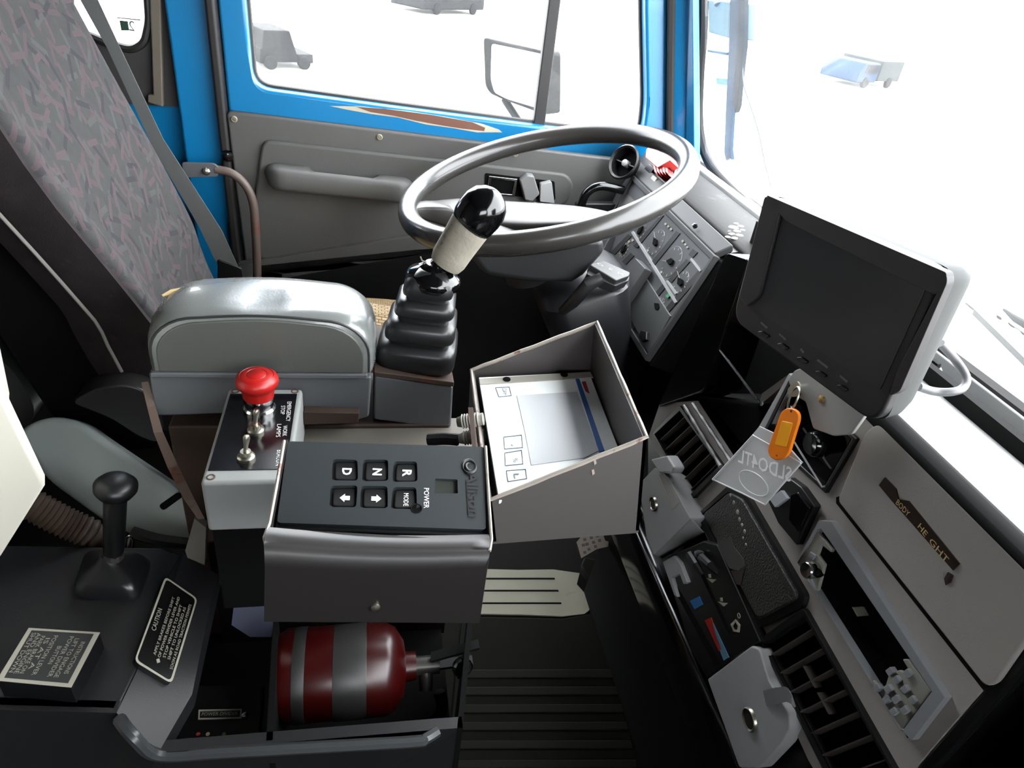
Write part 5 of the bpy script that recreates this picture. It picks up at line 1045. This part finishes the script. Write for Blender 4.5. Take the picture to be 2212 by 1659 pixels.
# faint things in the yard
def at(x, y, d):
    q = ray(x, y); return CAM + q * (d / q.y)
YC = [mat('yard ' + n_, c_, .8, var=.2, spec=.1) for n_, c_ in (('dark', (30, 31, 33)), ('mid', (40, 41, 43)), ('blue', (40, 58, 80)), ('pale', (58, 62, 62)))]
def gz(x, y):
    q = ray(x, y); return CAM + q * ((-1.4 - CAM.z) / q.z)
pv = gz(622, 150)
pk = thing('parked_pickup', 'dark pickup truck parked in the yard beyond the side window', 'car', pv)
L_ = (gz(682, 150) - gz(566, 150)).length; ux = (gz(682, 150) - gz(566, 150)).normalized(); uy = V((-ux.y, ux.x, 0))
def vb(c, a0, a1, b0, b1, z0, z1, cut=0):
    P = [c + ux * a0 + V((0, 0, z0)), c + ux * a1 + V((0, 0, z0)), c + ux * (a1 - cut) + V((0, 0, z1)), c + ux * (a0 + cut * .5) + V((0, 0, z1))]
    return prism([p + uy * b0 for p in P], uy * (b1 - b0))
k = L_ / 2
ob('cab', vb(pv, -k * .95, k * .45, 0, .9, .12, .66, .16), YC[0], pk, bev=.02)
ob('bed', vb(pv, k * .4, k, .02, .88, .10, .26), YC[1], pk, bev=.02)
ob('bonnet', vb(pv, -k, -k * .55, 0, .9, .10, .36, .05), YC[0], pk, bev=.02)
for a_ in (-k * .62, k * .62): ob('wheel', lathe([(.03, -.05), (.1, -.05), (.12, -.03), (.12, .05), (.1, .06), (.03, .06)], pv + ux * a_ + V((0, 0, .12)), uy, 24), YC[0], pk, sm=True)
def yard_box(name, label, cat, x0, x1, y, hpx, m, extra=None):
    a_, b_ = gz(x0, y), gz(x1, y); d = (a_ + b_) / 2; u_ = (b_ - a_).normalized(); w = V((-u_.y, u_.x, 0)); L2 = (b_ - a_).length
    zz = on((x0 + x1) / 2, y - hpx, d, V((0, 1, 0))).z + 1.4
    t = thing(name, label, cat, d)
    return t, a_, b_, u_, w, L2, zz
t, a_, b_, u_, w, L2, zz = yard_box('parked_van', 'grey van parked far across the yard at the top of the side window', 'van', 915, 1045, 32, 60, YC[1])
ob('body', prism([a_ + V((0, 0, .15)), b_ + V((0, 0, .15)), b_ + V((0, 0, zz)), a_ + u_ * L2 * .12 + V((0, 0, zz)), a_ + u_ * L2 * .02 + V((0, 0, zz * .6))], w * 1.6), YC[1], t, bev=.05)
for s_ in (.2, .8): ob('wheel', lathe([(.05, -.05), (.16, -.05), (.18, -.03), (.18, .05), (.16, .06), (.05, .06)], a_ + u_ * L2 * s_ + V((0, 0, .18)), w, 20), YC[0], t, sm=True)
t, a_, b_, u_, w, L2, zz = yard_box('parked_lorry', 'pale blue lorry parked in the yard beyond the windscreen', 'lorry', 1845, 1935, 190, 60, YC[2])
ob('cab', prism([a_ + V((0, 0, .14)), a_ + u_ * L2 * .45 + V((0, 0, .14)), a_ + u_ * L2 * .45 + V((0, 0, zz * .9)), a_ + u_ * L2 * .1 + V((0, 0, zz * .9)), a_ + V((0, 0, zz * .5))], w * 1.3), YC[2], t, bev=.05)
ob('windscreen', prism([a_ - w * .02 + u_ * L2 * .12 + V((0, 0, zz * .55)), a_ - w * .02 + u_ * L2 * .4 + V((0, 0, zz * .55)), a_ - w * .02 + u_ * L2 * .4 + V((0, 0, zz * .85)), a_ - w * .02 + u_ * L2 * .15 + V((0, 0, zz * .85))], w * .03), YC[0], t)
ob('box_body', prism([a_ + u_ * L2 * .48 + V((0, 0, .18)), b_ + V((0, 0, .18)), b_ + V((0, 0, zz)), a_ + u_ * L2 * .48 + V((0, 0, zz))], w * 1.4), YC[3], t, bev=.03)
for s_ in (.2, .75): ob('wheel', lathe([(.04, -.05), (.13, -.05), (.15, -.03), (.15, .05), (.13, .06), (.04, .06)], a_ + u_ * L2 * s_ + V((0, 0, .15)), w, 20), YC[0], t, sm=True)
# sticker on the small rear window
SK = Pl((0, 1.519, 0), (1, 0, 0), (0, 0, 1))
sk = thing('window_sticker', 'green square sticker with mirrored figure on the small rear window', 'sticker', SK.p(268, 58))
ob('green_square', slab(SK, [(258, 44), (276, 46), (279, 66), (262, 66)], .0004, 0), mat('sticker green', (34, 70, 54), .6), sk)
text_px('lettering', '2', SK, (278, 55), (291, 57), .024, mat('sticker print', (40, 60, 52), .6), sk, h=.0003, mirror=True)
ob('small_print', slab(SK, [(252, 37), (303, 42), (303, 44.5), (252, 39)], .0003, 0), mat('small print grey', (70, 72, 72), .6), sk)
